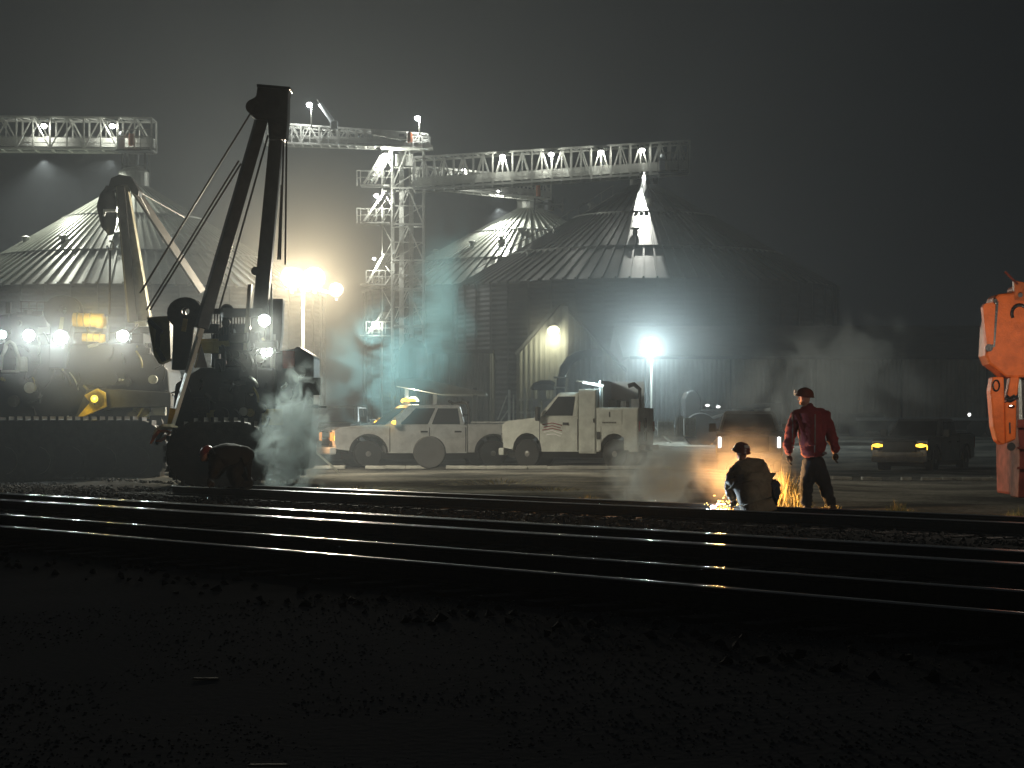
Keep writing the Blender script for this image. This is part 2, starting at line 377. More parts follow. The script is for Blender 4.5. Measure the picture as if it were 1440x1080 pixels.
# ---------------------------------------------------------------- silos
def silo(label, px, d, Rm, y_eave, y_apex, ribs=96, vents=(), roof_m='silo_roof'):
    c = P(px, y_eave, d); ze = c.z; za = P(px, y_apex, d).z; base = Vector((c.x, d, 1.1))
    t = thing('grain_silo', label, 'grain silo', base, group='conical grain silos')
    roof = MB(); n = ribs * 2; r0 = .9
    zr = lambda r: ze + (za - ze) * (Rm - r) / Rm
    lo = [roof.bm.verts.new((c.x + Rm * 1.01 * math.cos(a), d + Rm * 1.01 * math.sin(a), ze - .1)) for a in [i * 2 * math.pi / n for i in range(n)]]
    hi = [roof.bm.verts.new((c.x + r0 * math.cos(a), d + r0 * math.sin(a), zr(r0))) for a in [i * 2 * math.pi / n for i in range(n)]]
    for i in range(n): roof.bm.faces.new((lo[i], lo[(i + 1) % n], hi[(i + 1) % n], hi[i]))
    for i in range(ribs):
        a = i * 2 * math.pi / ribs
        if i % 2 == 0: r_in = r0
        elif i % 4 == 1: r_in = Rm * .36
        else: r_in = Rm * .36
        p0 = Vector((c.x + Rm * 1.012 * math.cos(a), d + Rm * 1.012 * math.sin(a), ze - .08)); p1 = Vector((c.x + r_in * math.cos(a), d + r_in * math.sin(a), zr(r_in) + .02))
        roof.beam(p0, p1, .16, .26, w2=.10)
    t_roof = roof.build('roof', roof_m, t)
    band = MB()
    for fr in (.37, .72):
        r = Rm * fr; k = 72
        for i in range(k):
            a, b2 = i * 2 * math.pi / k, (i + 1) * 2 * math.pi / k
            band.beam((c.x + r * math.cos(a), d + r * math.sin(a), zr(r) + .08), (c.x + r * math.cos(b2), d + r * math.sin(b2), zr(r) + .08), .12, .3)
    band.build('stiffening_ring', 'galv', t_roof)
    cap = MB(); cap.lathe([(1.3, zr(1.3) + .05), (1.3, za + .55), (.9, za + .9), (.2, za + 1.05)], (c.x, d, 0), n=20); cap.build('peak_cap', 'galv', t_roof)
    wall = MB(); k = 96; prev = None; nz = 60
    rings = []
    for j in range(nz + 1):
        z = 1.0 + (ze - 1.0) * j / nz; rr = Rm * (1 if j % 2 else .9965)
        rings.append([wall.bm.verts.new((c.x + rr * math.cos(i * 2 * math.pi / k), d + rr * math.sin(i * 2 * math.pi / k), z)) for i in range(k)])
    for A, B in zip(rings, rings[1:]):
        for i in range(k): wall.bm.faces.new((A[i], A[(i + 1) % k], B[(i + 1) % k], B[i]))
    for i in range(0, k, 2):
        a = i * 2 * math.pi / k; wall.beam((c.x + (Rm + .1) * math.cos(a), d + (Rm + .1) * math.sin(a), 1.0), (c.x + (Rm + .1) * math.cos(a), d + (Rm + .1) * math.sin(a), ze - .1), .14, .14)
    wall.build('wall', 'silo_wall', t)
    for fr, deg in vents:
        a = R(deg); r = Rm * fr; p = Vector((c.x + r * math.cos(a), d + r * math.sin(a), zr(r)))
        v = MB(); v.lathe([(.22, p.z - .2), (.22, p.z + .35), (.38, p.z + .36), (.38, p.z + .5), (.1, p.z + .62)], (p.x, p.y, 0), n=12); v.build('roof_vent', 'galv', t_roof)
    return t
silo('wide grain silo at the far left with floodlit ribbed cone roof', 188, 180, 16.0, 415, 252, 100, [(.62, 246), (.6, 272), (.6, 215), (.6, 300)])
silo('grain silo in the middle, its bright roof half hidden behind the front one', 745, 213, 16.5, 412, 286, 96, [(.4, 262), (.55, 232), (.62, 205), (.93, 200), (.5, 250)])
silo('front grain silo with dark streaked roof left of its lit ridge', 906, 193, 17.3, 408, 252, 96, [(.28, 272), (.58, 262), (.52, 205), (.28, 190), (.75, 216)], roof_m='silo_roof_unlit')

# roof stair running up the front silo's left slope
def rail_pair(mb, a, b, gap, w):
    mb.beam(a, b, w); mb.beam(a + Vector((0, 0, gap)), b + Vector((0, 0, gap)), w * .7)
    n = max(2, int((b - a).length / 1.2))
    for i in range(n + 1):
        p = a.lerp(b, i / n); mb.beam(p, p + Vector((0, 0, gap)), w * .6)
st = thing('roof_ladder', 'thin handrailed ladder up the left slope of the front silo', 'ladder', P(665, 398, 190))
mb = MB(); rail_pair(mb, P(668, 394, 190), P(862, 275, 191), .9, .09); mb.build('handrail', 'galv', st)
mb = MB()
for i in range(60):
    p = P(668, 394, 190).lerp(P(862, 275, 191), i / 60); mb.beam(p + Vector((0, -.35, 0)), p + Vector((0, .35, 0)), .06)
mb.build('rung', 'galv', st)['kind'] = 'stuff'

# ---------------------------------------------------------------- conveyor bridges
def bridge(label, pa_bot, pb_bot, ha, hb, w, npan, deck=True, pattern='K', walk_frac=.94, depthvec=None, name='conveyor_bridge', pipe=True, mem=.11):
    a0, b0 = Vector(pa_bot), Vector(pb_bot); t = thing(name, label, 'conveyor bridge', a0, group='overhead conveyor bridges')
    back = Vector(depthvec or (0, w, 0))
    for k, sh in ((0, Vector((0, 0, 0))), (1, back)):
        bt = MB(); bt.beam(a0 + sh, b0 + sh, mem * 1.7); bt.build('bottom_chord', 'truss', t)
        tp = MB(); tp.beam(a0 + sh + Vector((0, 0, ha)), b0 + sh + Vector((0, 0, hb)), mem * 1.6); tp.build('top_chord', 'truss', t)
        lt = MB()
        for i in range(npan + 1):
            q = i / npan; lo = a0.lerp(b0, q) + sh; hi = lo + Vector((0, 0, ha + (hb - ha) * q))
            lt.beam(lo, hi, mem * (1.3 if i % 2 == 0 else 1))
            if i < npan:
                q2 = (i + 1) / npan; lo2 = a0.lerp(b0, q2) + sh; hi2 = lo2 + Vector((0, 0, ha + (hb - ha) * q2))
                if i % 2 == 0: lt.beam(lo, hi2, mem)
                else: lt.beam(hi, lo2, mem)
        lt.build('side_lattice', 'truss', t)
    cr = MB()
    for i in range(npan + 1):
        q = i / npan; lo = a0.lerp(b0, q); hh = ha + (hb - ha) * q
        cr.beam(lo, lo + back, mem); cr.beam(lo + Vector((0, 0, hh)), lo + back + Vector((0, 0, hh)), mem)
        if i < npan: 
            q2 = (i + 1) / npan; lo2 = a0.lerp(b0, q2); hh2 = ha + (hb - ha) * q2
            cr.beam(lo + Vector((0, 0, hh)), lo2 + back + Vector((0, 0, hh2)), mem * .8)
    cr.build('cross_brace', 'truss', t)
    if deck:
        dk = MB(); v = back * walk_frac
        o = back * .05 + Vector((0, 0, mem)); dk.quadset([a0 + o, b0 + o, b0 + o + v, a0 + o + v, a0 + o + Vector((0, 0, .05)), b0 + o + Vector((0, 0, .05)), b0 + o + v + Vector((0, 0, .05)), a0 + o + v + Vector((0, 0, .05))], [(0, 1, 2, 3), (4, 7, 6, 5), (0, 4, 5, 1), (1, 5, 6, 2), (2, 6, 7, 3), (3, 7, 4, 0)])
        dk.build('walkway', 'silo_wall', t)
    if pipe:
        pm = MB(); o = back * .62 + Vector((0, 0, ha * .26)); L = (b0 - a0)
        pm.beam(a0 + o, b0 + o, .9, .75); pm.build('conveyor_trough', 'truss', t)
    hr = MB(); o = back * .04
    for z in (.5, 1.0): hr.beam(a0 + o + Vector((0, 0, z)), b0 + o + Vector((0, 0, z)), .05)
    hr.build('handrail', 'truss', t)
    return t
bridge('floodlit lattice conveyor bridge at the upper left above the wide silo', P(-120, 207, 178), P(213, 210, 178), 2.62, 2.6, 2.4, 14)
bridge('high narrow conveyor bridge joining the top of the lattice tower', P(372, 200, 188), P(602, 207, 188), 1.75, 1.15, 2.2, 18, mem=.10)
bridge('long conveyor bridge rising right over the front silo, with four lamps', P(582, 266, 188), P(970, 241, 188), 2.8, 2.7, 2.4, 28)
bridge('short low conveyor bridge running down to the middle silo', P(600, 262, 208), P(775, 280, 208), 1.9, 2.0, 2.2, 16, mem=.12)

# pieces standing on the high bridge
t = thing('conveyor_hood', 'pale boxy hood along the top of the high conveyor bridge', 'conveyor hood', P(520, 195, 187))
mb = MB(); mb.prism([P(522, 181, 187), P(572, 185, 187), P(572, 196, 187), P(560, 196, 187), P(522, 189, 187)], (0, 1.4, 0)); mb.build('hood', 'galv', t, bevel=.04)
mb = MB(); mb.box(P(565, 190, 186.9), (.5, .1, .25)); mb.build('inspection_opening', 'roof_dark', t)
t = thing('slanting_chute', 'bright slanting spout pipe above the high conveyor bridge', 'spout pipe', P(469, 180, 187))
mb = MB(); mb.tube(P(450, 146, 187), P(467, 170, 187), .2, .24, n=10); mb.build('pipe', 'tarp', t)
mb = MB(); mb.box(P(470, 176, 187), (.6, .6, .7)); mb.build('gearbox', 'tarp', t, bevel=.04)
mb = MB(); mb.beam(P(446, 140, 187), P(450, 147, 187), .08); mb.beam(P(470, 181, 187), P(470, 188, 187), .3); mb.build('support_bracket', 'galv', t)
def motor(label, px0, px1, py0, py1, d):
    t = thing('drive_motor', label, 'drive motor', P((px0 + px1) / 2, py1, d))
    w = (px1 - px0) / F * d; h = (py1 - py0) / F * d; c = P((px0 + px1) / 2, (py0 + py1) / 2, d)
    mb = MB(); mb.tube(c - Vector((0, 0, h / 2)), c + Vector((0, 0, h * .45)), w * .5, n=14); mb.build('motor_body', 'orange_lit' if 'orange_lit' in M else 'webbing', t, smooth=False)
    mb = MB(); mb.tube(c + Vector((0, 0, h * .45)), c + Vector((0, 0, h * .6)), w * .3, n=10); mb.build('fan_cover', 'plastic', t)
motor('orange drive motor at the end of the high conveyor bridge', 573, 580, 186, 200, 187)
motor('orange drive motor at the end of the low bridge over the middle silo', 754, 760, 260, 276, 206)
motor('small yellowish drive motor at the right end of the left bridge', 181, 188, 187, 205, 177)

def mast_lamp(label, px, py, pbase_y, d, power, arm):
    t = thing('lamp_post', label, 'lamp post', P(px + arm, pbase_y, d))
    mb = MB(); mb.path([P(px + arm, pbase_y, d), P(px + arm, py + 4, d), P(px + arm * .7, py - 1, d), P(px + arm * .2, py, d)], .07, 8); mb.build('pole', 'galv', t)
    flood(px, py, d, '', power, (1, 1, .95), 'lamp_cool', .26, parent=t, face=(0, -.5, -1), drop=.1)
    return t
mast_lamp('thin lamp post on the high bridge with its lamp at the left', 435, 146, 180, 187, 900, 3)
mast_lamp('short lamp post at the right end of the high conveyor bridge', 587, 165, 190, 187, 700, 3)
for x, y, l, p, bp, bc, bd in ((62, 176, 'floodlight inside the left conveyor bridge, farther left of two', 500, 10000, 140, (.1, .0, -1)), (158, 176, 'floodlight inside the left conveyor bridge, above the silo peak', 500, 4500, 140, (-.35, -.1, -1)),
                (707, 219, 'floodlight inside the long bridge, leftmost of its four', 480, 0, 90, (0, 0, -1)), (775, 216, 'floodlight inside the long bridge, second from the left of four', 480, 0, 60, (.35, -.3, -1)),
                (845, 213, 'floodlight inside the long bridge, third from the left of four', 330, 0, 46, (.2, .0, -1)), (903, 210, 'floodlight inside the long bridge, above the peak of the front silo', 120, 0, 17, (.0, -.98, -.80))):
    d = 177.2 if x < 300 else 187.0
    flood(x, y, d + .8, l, p, (1, 1, .88), 'lamp_white', .26, face=(0, -.45, -1), group='bridge floodlights', beam=bp, bcone=bc, bdir=bd)
flood(700, 268, 208.6, 'floodlight on the low bridge over the middle silo', 400, (1, 1, .9), 'lamp_white', .16, face=(0, -.4, -1), beam=9000, bcone=130, bdir=(.25, -.1, -1), drop=.3, bdrop=1.2)
flood(652, 238, 207, 'small lamp at the left part of the low bridge, seen through the lattice', 350, (1, 1, .9), 'lamp_white', .18, face=(0, -.4, -1))
# added lamp between blocking plates that cut one narrow slice onto the silo roof
c = P(903, 249, 189.2); t = thing('slice_lamp_helper', 'added lamp with blocking plates below the long bridge, casting a light slice on the front silo roof', 'floodlight', c)
mb = MB()
for k, (ta, tb) in enumerate(((-.22, -.24), (.15, .11))):
    mb.prism([c + Vector((ta * .35, 3.0, .04)), c + Vector((ta * .35, -3.2, .04)), c + Vector((tb * 1.6, -3.2, -1.4)), c + Vector((tb * 1.6, 3.0, -1.4))], (.012, 0, 0))
mb.build('light_block_plate', 'machine_black', t)
mb = MB(); mb.box(c + Vector((0, 0, .08)), (.6, 6.4, .08)); mb.beam(c + Vector((0, 0, .05)), c + Vector((0, 0, .5)), .08); mb.build('lamp_housing', 'plastic', t)
lamp(c + Vector((0, 0, -.05)), 8000, (1, 1, .9), t, .02)
# end platform gear on the long bridge and the left bridge
for lab, xs, y0, y1, d in (('small platform with rails at the right end of the long bridge', (925, 968), 201, 243, 187.5), ('small platform with rails at the right end of the left bridge', (165, 214), 168, 212, 177.5)):
    t = thing('end_platform', lab, 'platform', P(sum(xs) / 2, y1, d))
    mb = MB()
    for i in range(4):
        x = xs[0] + (xs[1] - xs[0]) * i / 3; mb.beam(P(x, y1, d), P(x, y0 + 14, d), .07)
    for y in (y0 + 14, y0 + 24): mb.beam(P(xs[0], y, d), P(xs[1], y, d), .07)
    mb.build('handrail', 'galv', t)
    mb = MB(); mb.box(P(sum(xs) / 2, y1 + 1, d + .8), ((xs[1] - xs[0]) / F * d, 1.8, .12)); mb.build('deck', 'silo_wall', t)
    mb = MB(); mb.box(P(xs[0] + 6, y1 - 12, d + .4), (.5, .5, 1.1)); mb.sphere(P(xs[0] + 6, y1 - 24, d + .4), .2, n=8); mb.build('control_box', 'tarp', t)
# frame that carries the left bridge down to the silo peak, and the one on the middle silo
for lab, xs, y0, y1, d in (('dark spout frame between the left bridge and the wide silo peak', (172, 204), 210, 256, 180), ('dark frame of spouts on the peak of the middle silo', (752, 792), 278, 296, 208), ('dark support leg from the long bridge down to the front silo peak', (906, 918), 243, 256, 192)):
    t = thing('roof_gantry', lab, 'gantry', P(sum(xs) / 2, y1, d)); mb = MB()
    for x in xs:
        for dy in (0, 2): mb.beam(P(x, y0, d) + Vector((0, dy, 0)), P(x, y1, d) + Vector((0, dy, 0)), .16)
    mb.beam(P(xs[0], y0, d), P(xs[1], y1, d), .12); mb.beam(P(xs[0], (y0 + y1) / 2, d), P(xs[1], (y0 + y1) / 2, d), .14)
    mb.build('frame', 'silo_wall', t); mb = MB(); mb.tube(P(sum(xs) / 2, y0, d + 1), P(sum(xs) / 2, y1, d + 1), .45, n=10); mb.build('spout', 'silo_wall', t)

# ---------------------------------------------------------------- lattice tower
t = thing('lattice_tower', 'tall steel lattice tower with stair platforms on its left side', 'lattice tower', Vector((P(566, 600, 190).x, 190, 1.15)))
DT = 190; xs = (537, 553, 595); levels = [208, 264, 315, 366, 406, 458, 520, 590]
x0w, x1w = P(551, 0, DT).x, P(595, 0, DT).x; wY = 2.8
zl = [P(0, y, DT).z for y in levels]
for X in (x0w, x1w):
    for Y in (DT, DT + wY):
        mb = MB(); mb.beam((X, Y, 1.0), (X, Y, zl[0]), .17); mb.build('leg', 'truss', t)
for i, (a, b2) in enumerate(zip(zl, zl[1:])):
    mb = MB(); mb.beam((x0w, DT, a), (x1w, DT, a), .15); mb.beam((x0w, DT + wY, a), (x1w, DT + wY, a), .12); mb.beam((x0w, DT, a), (x0w, DT + wY, a), .12); mb.beam((x1w, DT, a), (x1w, DT + wY, a), .12)
    mb.build('ring_beam', 'truss', t)
    mid = (x0w + x1w) / 2; mb = MB()
    for Y in (DT, DT + wY):
        mb.beam((mid, Y, a), (x0w, Y, b2), .11); mb.beam((mid, Y, a), (x1w, Y, b2), .11)
    for X in (x0w, x1w): mb.beam((X, DT, a), (X, DT + wY, b2), .1)
    mb.build('diagonal_brace', 'truss', t)
    # stair side frame
mb = MB(); mb.beam((P(537, 0, DT).x, DT + .4, 1.0), (P(537, 0, DT).x, DT + .4, zl[0]), .12); mb.build('leg', 'truss', t)
stair_tops = ((531, 545, 207, 258), (528, 543, 268, 311), (524, 541, 357, 398), (524, 538, 440, 470))
for k, (xa, xb, ya, yb) in enumerate(stair_tops):
    mb = MB()
    for j in range(4 if k < 3 else 2):
        mb.beam(P(xb - 1 + j * 4, ya, DT + .2 * j), P(512 + j * 5 + (k > 1) * 5, yb, DT + .2 * j), .12 if j % 2 else .2)
    for i in range(8):
        p = P(xb, ya, DT).lerp(P(514 + (k > 1) * 5, yb, DT), i / 8); mb.beam(p, p + Vector((.8, .9, 0)), .07, .2)
    mb.build('stair_flight', 'truss', t)
    mb = MB(); mb.box((P(527, 0, DT).x, DT + .9, P(0, yb + 2, DT).z), (2.6, 1.8, .12)); mb.build('platform', 'truss', t)
    mb = MB()
    xl, xr = P(507 + (k > 1) * 8, 0, DT).x, P(551, 0, DT).x
    for z in (.55, 1.1): mb.beam((xl, DT - .05, P(0, yb, DT).z + z), (xr, DT - .05, P(0, yb, DT).z + z), .06)
    for i in range(5):
        x = xl + (xr - xl) * i / 4; mb.beam((x, DT - .05, P(0, yb, DT).z), (x, DT - .05, P(0, yb, DT).z + 1.1), .06)
    if k < 2:
        xg = P(502, 0, DT).x
        mb.beam((xg, DT, P(0, yb, DT).z - .2), (xg, DT, P(0, yb, DT).z + 1.2), .09)
        for z in (1.15, .5): mb.beam((xg, DT, P(0, yb, DT).z + z), (xl, DT, P(0, yb, DT).z + z), .08)
    mb.build('guard_rail', 'truss', t)
for x, y, l, p in ((541, 217, 'tower lamp at the topmost stair platform', 1300), (529, 274, 'tower lamp at the second stair platform from the top', 1300), (526, 363, 'tower lamp at the third stair platform from the top', 700), (525, 453, 'tower lamp at the lowest stair platform above the smoke', 250)):
    flood(x, y, DT - .3, l, p, (1, 1, .9), 'lamp_white', .22 if y < 300 else .15, face=(.2, -.4, -1), group='lattice tower lamps')
mb = MB()
for X, Y in ((P(564, 0, DT).x, DT + 1.0), (P(577, 0, DT).x, DT + 1.6)): mb.box((X, Y, (zl[0] + 1) / 2), (.42, .5, zl[0] - 1.2))
mb.build('elevator_leg', 'truss', t)
mb = MB(); mb.box((P(568, 0, DT).x, DT + 1.2, zl[0] - 1.0), (1.6, 1.2, 1.1)); mb.box((P(585, 0, DT).x, DT + .6, zl[0] - 2.4), (.8, .9, 1.5)); mb.build('head_housing', 'truss', t, bevel=.05)
for i, (a, b2) in enumerate(zip(zl[:6], zl[1:6])):
    mb = MB(); m_ = (a + b2) / 2; mb.beam((x0w, DT, m_), (x1w, DT, m_), .08); mb.beam((x0w, DT, b2), (x1w, DT, m_), .07); mb.beam((P(537, 0, DT).x, DT + .4, a), (x0w, DT, m_), .07); mb.beam((P(537, 0, DT).x, DT + .4, b2), (x0w, DT, m_), .07); mb.build('secondary_brace', 'truss', t)
mb = MB(); t = thing('tower_head_platform', 'railed platform on the head of the lattice tower', 'platform', P(570, 207, 188))
mb.box(P(572, 208, 189), (4.6, 2.6, .15)); mb.build('deck', 'truss', t); mb = MB()
for i in range(6): x = 545 + i * 12; mb.beam(P(x, 208, 187.6), P(x, 192, 187.6), .06)
for y in (192, 200): mb.beam(P(545, y, 187.6), P(605, y, 187.6), .07)
mb.build('guard_rail', 'truss', t)

# ---------------------------------------------------------------- buildings
def ribbed(mb, x0, y0, x1, y1, z0, z1fn, pitch=.34, dep=.05):
    a, b = Vector((x0, y0, 0)), Vector((x1, y1, 0)); L = (b - a).length; n = int(L / pitch); u = (b - a).normalized(); nn = Vector((u.y, -u.x, 0))
    pts = []
    for i in range(n):
        s = L * i / n
        for ds, o in ((0, 0), (.28, 0), (.40, dep), (.72, dep), (.84, 0)):
            pts.append((s + ds * pitch, o))
    pts.append((L, 0)); prev = None
    for s, o in pts:
        p = a + u * min(s, L) + nn * o; lo = mb.bm.verts.new((p.x, p.y, z0)); hi = mb.bm.verts.new((p.x, p.y, z1fn(min(s, L) / L)))
        if prev: mb.bm.faces.new((prev[0], lo, hi, prev[1]))
        prev = (lo, hi)
# long warehouse across the right
DW = 135; t = thing('warehouse', 'long low warehouse of ribbed metal across the right background', 'warehouse', (30, DW, 1.15))
xa, xb = P(885, 0, DW).x, 75; zt = P(0, 503, DW).z
mb = MB(); ribbed(mb, xa, DW, xb, DW, 1.0, lambda q: zt, .30); ribbed(mb, xa, DW + 24, xa, DW, 1.0, lambda q: zt, .30); mb.build('wall', 'clad_dark', t, recalc=False)
mb = MB(); mb.prism([(xa - .4, DW - .5, zt + .02), (xa - .4, DW + 12, zt + 2.6), (xa - .4, DW + 24.5, zt + .02)], (xb - xa + .4, 0, 0)); mb.build('roof', 'roof_dark', t)
mb = MB(); mb.box(((xa + xb) / 2, DW - .55, zt - .02), (xb - xa, .16, .2)); mb.build('gutter', 'silo_wall', t)
mb = MB()
for i in range(12): mb.beam((xa + i * 5.4 + 1, DW - .1, 1.1), (xa + i * 5.4 + 1, DW - .1, zt - .1), .12)
mb.build('downpipe', 'silo_wall', t)['kind'] = 'stuff'
# gabled elevator shed with the lit bay
DS = 120; t = thing('elevator_shed', 'tall gabled ribbed metal shed lit by a yellowish wall lamp', 'shed', (P(790, 0, DS).x, DS, 1.0))
zt0, ztm, zt1 = P(0, 500, DS).z, P(0, 430, DS).z, P(0, 492, DS).z
X = lambda px: P(px, 0, DS).x
mb = MB(); ribbed(mb, X(728), DS, X(798), DS, .9, lambda q: zt0 + (ztm - zt0) * min(1, q / .86), .26, .06); mb.build('wall', 'clad', t, recalc=False, label='ribbed lit front wall of the projecting bay')
mb = MB(); ribbed(mb, X(798), DS, X(798), DS + 4, .9, lambda q: ztm, .26); ribbed(mb, X(728), DS + 10, X(728), DS, .9, lambda q: zt0, .26)
ribbed(mb, X(798), DS + 4, X(885), DS + 4, .9, lambda q: ztm + (zt1 - 1.2 - ztm) * q, .30); mb.build('wall', 'clad_dark', t, recalc=False)
mb = MB(); mb.prism([(X(726), DS - .3, zt0 - .05), (X(788), DS - .3, ztm + .08), (X(800), DS - .3, ztm + .08), (X(800), DS - .3, ztm + .28), (X(787), DS - .3, ztm + .28), (X(724), DS - .3, zt0 + .12)], (0, 12, 0)); mb.build('roof', 'roof_dark', t)
mb = MB(); mb.prism([(X(800), DS + 3.7, ztm + .05), (X(886), DS + 3.7, zt1 - 1.15), (X(886), DS + 3.7, zt1 - .95), (X(800), DS + 3.7, ztm + .25)], (0, 10, 0)); mb.build('roof', 'roof_dark', t)
flood(778, 463, DS - .9, 'yellow-green wall lamp high on the gabled shed', 420, (1, .95, .62), 'lamp_green', .34, face=(.1, -.6, -1), cat='wall lamp', drop=.1)
# side building behind the service canopy
DB = 118; t = thing('side_building', 'pale ribbed metal building in the smoke behind the canopy', 'building', (P(650, 0, DB).x, DB, 1.0))
X = lambda px: P(px, 0, DB).x; zt = P(0, 497, DB).z
mb = MB(); ribbed(mb, X(556), DB, X(692), DB, .9, lambda q: zt, .30, .06); ribbed(mb, X(692), DB, X(692), DB + 14, .9, lambda q: zt, .30); mb.build('wall', 'clad', t, recalc=False)
mb = MB(); mb.prism([(X(554), DB - .4, zt), (X(694), DB - .4, zt), (X(694), DB - .4, zt + .2), (X(554), DB - .4, zt + .2)], (0, 15, 0)); mb.build('roof', 'roof_dark', t)
# canopy
DC = 92; t = thing('service_canopy', 'sloping flat-roofed canopy on posts behind the pickup', 'canopy', P(615, 600, DC))
mb = MB(); mb.prism([P(556, 531, DC), P(600, 533, DC), P(684, 552, DC), P(684, 555, DC), P(620, 555, DC), P(556, 543, DC)], (0, 5, 0)); mb.build('roof', 'galv', t, bevel=.05)
for x in (572, 612, 668):
    mb = MB(); mb.beam(P(x, 545, DC + 1), P(x, 618, DC + 1), .16); mb.build('post', 'silo_wall', t)
mb = MB(); ribbed(mb, P(556, 0, DC + 4).x, DC + 4.5, P(600, 0, DC + 4).x, DC + 4.5, .4, lambda q: P(0, 545, DC + 4).z, .26, .06); mb.build('back_panel', 'clad', t, recalc=False)
flood(581, 566, DC + 1, 'bright lamp under the canopy just above the pickup roof', 500, (1, .9, .62), 'lamp_warm', .26, cat='lamp', face=(0, -1, 0))
# dark tank in the smoke
DK = 105; t = thing('storage_tank', 'dark round-topped tank half hidden by smoke beyond the canopy', 'tank', (P(581, 0, DK).x, DK, .8))
mb = MB(); c = P(581, 0, DK); zz = P(0, 484, DK).z; r = 20 / F * DK; mb.lathe([(r, .7), (r, zz - .5), (r * .92, zz - .2), (r * .6, zz + .15), (.1, zz + .3)], (c.x, DK, 0), n=24); mb.build('shell', 'machine_black', t, smooth=False)
mb = MB(); mb.tube((c.x - .3, DK, zz), (c.x - .3, DK, zz + .5), .16, n=8); mb.build('vent_pipe', 'silo_wall', t)
# curved duct and blower
DD = 112; t = thing('curved_duct', 'thick dark duct curving out from the shed wall over the truck', 'duct', P(790, 590, DD))
pts = [P(788, 600, DD), P(788, 560, DD), P(789, 535, DD), P(793, 518, DD), P(801, 507, DD), P(813, 500, DD + 1), P(826, 497, DD + 3), P(842, 496, DD + 8)]
mb = MB(); mb.path(pts, .24, 10); mb.build('pipe', 'greasy', t, smooth=True)
mb = MB(); 
for y in (546, 532): mb.tube(P(788, y, DD) , P(788, y - 2, DD), .36, n=12)
mb.build('flange', 'galv', t)
t = thing('blower_unit', 'frame-mounted blower machine with arched hood by the shed', 'blower', P(765, 600, DD))
mb = MB(); mb.path([P(748, 548, DD - 1), P(752, 541, DD - 1), P(762, 538, DD - 1), P(774, 538, DD - 1), P(780, 541, DD - 1)], .13, 8); mb.box(P(765, 545, DD - .8), (1.0, .8, .28)); mb.build('hood', 'greasy', t)
mb = MB()
for x in (738, 748, 758, 780): mb.beam(P(x, 545, DD - 1), P(x, 600, DD - 1), .12)
for y in (562, 580): mb.beam(P(730, y, DD - 1), P(782, y, DD - 1), .10)
mb.build('frame', 'galv', t)
mb = MB(); mb.box(P(763, 556, DD - .7), (.35, .4, .6)); mb.box(P(750, 570, DD - .7), (.5, .4, .5)); mb.box(P(770, 575, DD - .7), (.5, .5, .9)); mb.tube(P(757, 590, DD - 1.2), P(757, 590, DD - .4), .35, n=14); mb.build('motor', 'tote', t)
t = thing('pipe_frame', 'leaning steel pole frame left of the shed', 'frame', P(712, 600, DD))
mb = MB()
mb.beam(P(716, 548, DD - 2), P(716, 602, DD - 2), .14); mb.beam(P(713, 556, DD - 2), P(700, 590, DD - 2), .07); mb.beam(P(716, 575, DD - 2), P(704, 592, DD - 2), .07); mb.beam(P(722, 555, DD - 2), P(722, 602, DD - 2), .08); mb.build('frame', 'galv', t)

# ---------------------------------------------------------------- vehicles
def wheel(t, x, y, r=.40, w=.28, side=1):
    ty = MB(); ty.lathe([(r * .62, -w / 2), (r * .93, -w / 2), (r, -w * .35), (r, w * .35), (r * .93, w / 2), (r * .62, w / 2)], (x, y, r), 'Y', 28)
    o = ty.build('wheel', 'rubber', t, local=True, smooth=False)
    rm = MB(); s = side * (w / 2 - .05); rm.lathe([(r * .6, s - .02 * side), (r * .6, s + .03 * side), (r * .5, s), (r * .22, s - .02 * side), (r * .2, s + .05 * side), (.02, s + .06 * side)], (x, y, r), 'Y', 20)
    for k in range(6):
        a = k * math.pi / 3; rm.beam((x + r * .2 * math.cos(a), y + s + .01 * side, r + r * .2 * math.sin(a)), (x + r * .55 * math.cos(a), y + s + .02 * side, r + r * .55 * math.sin(a)), .05, .03)
    rm.build('rim', 'rim', o, local=True)
def arch(cx, z0, r, n=9): return [(cx + r * math.cos(a), z0 + r * math.sin(a)) for a in [math.pi * (1 - i / (n - 1)) for i in range(n)]]
def side_prism(mb, poly, w, y0=None):
    y0 = -w / 2 if y0 is None else y0
    mb.prism([(x, y0, z) for x, z in poly], (0, w, 0)); return mb
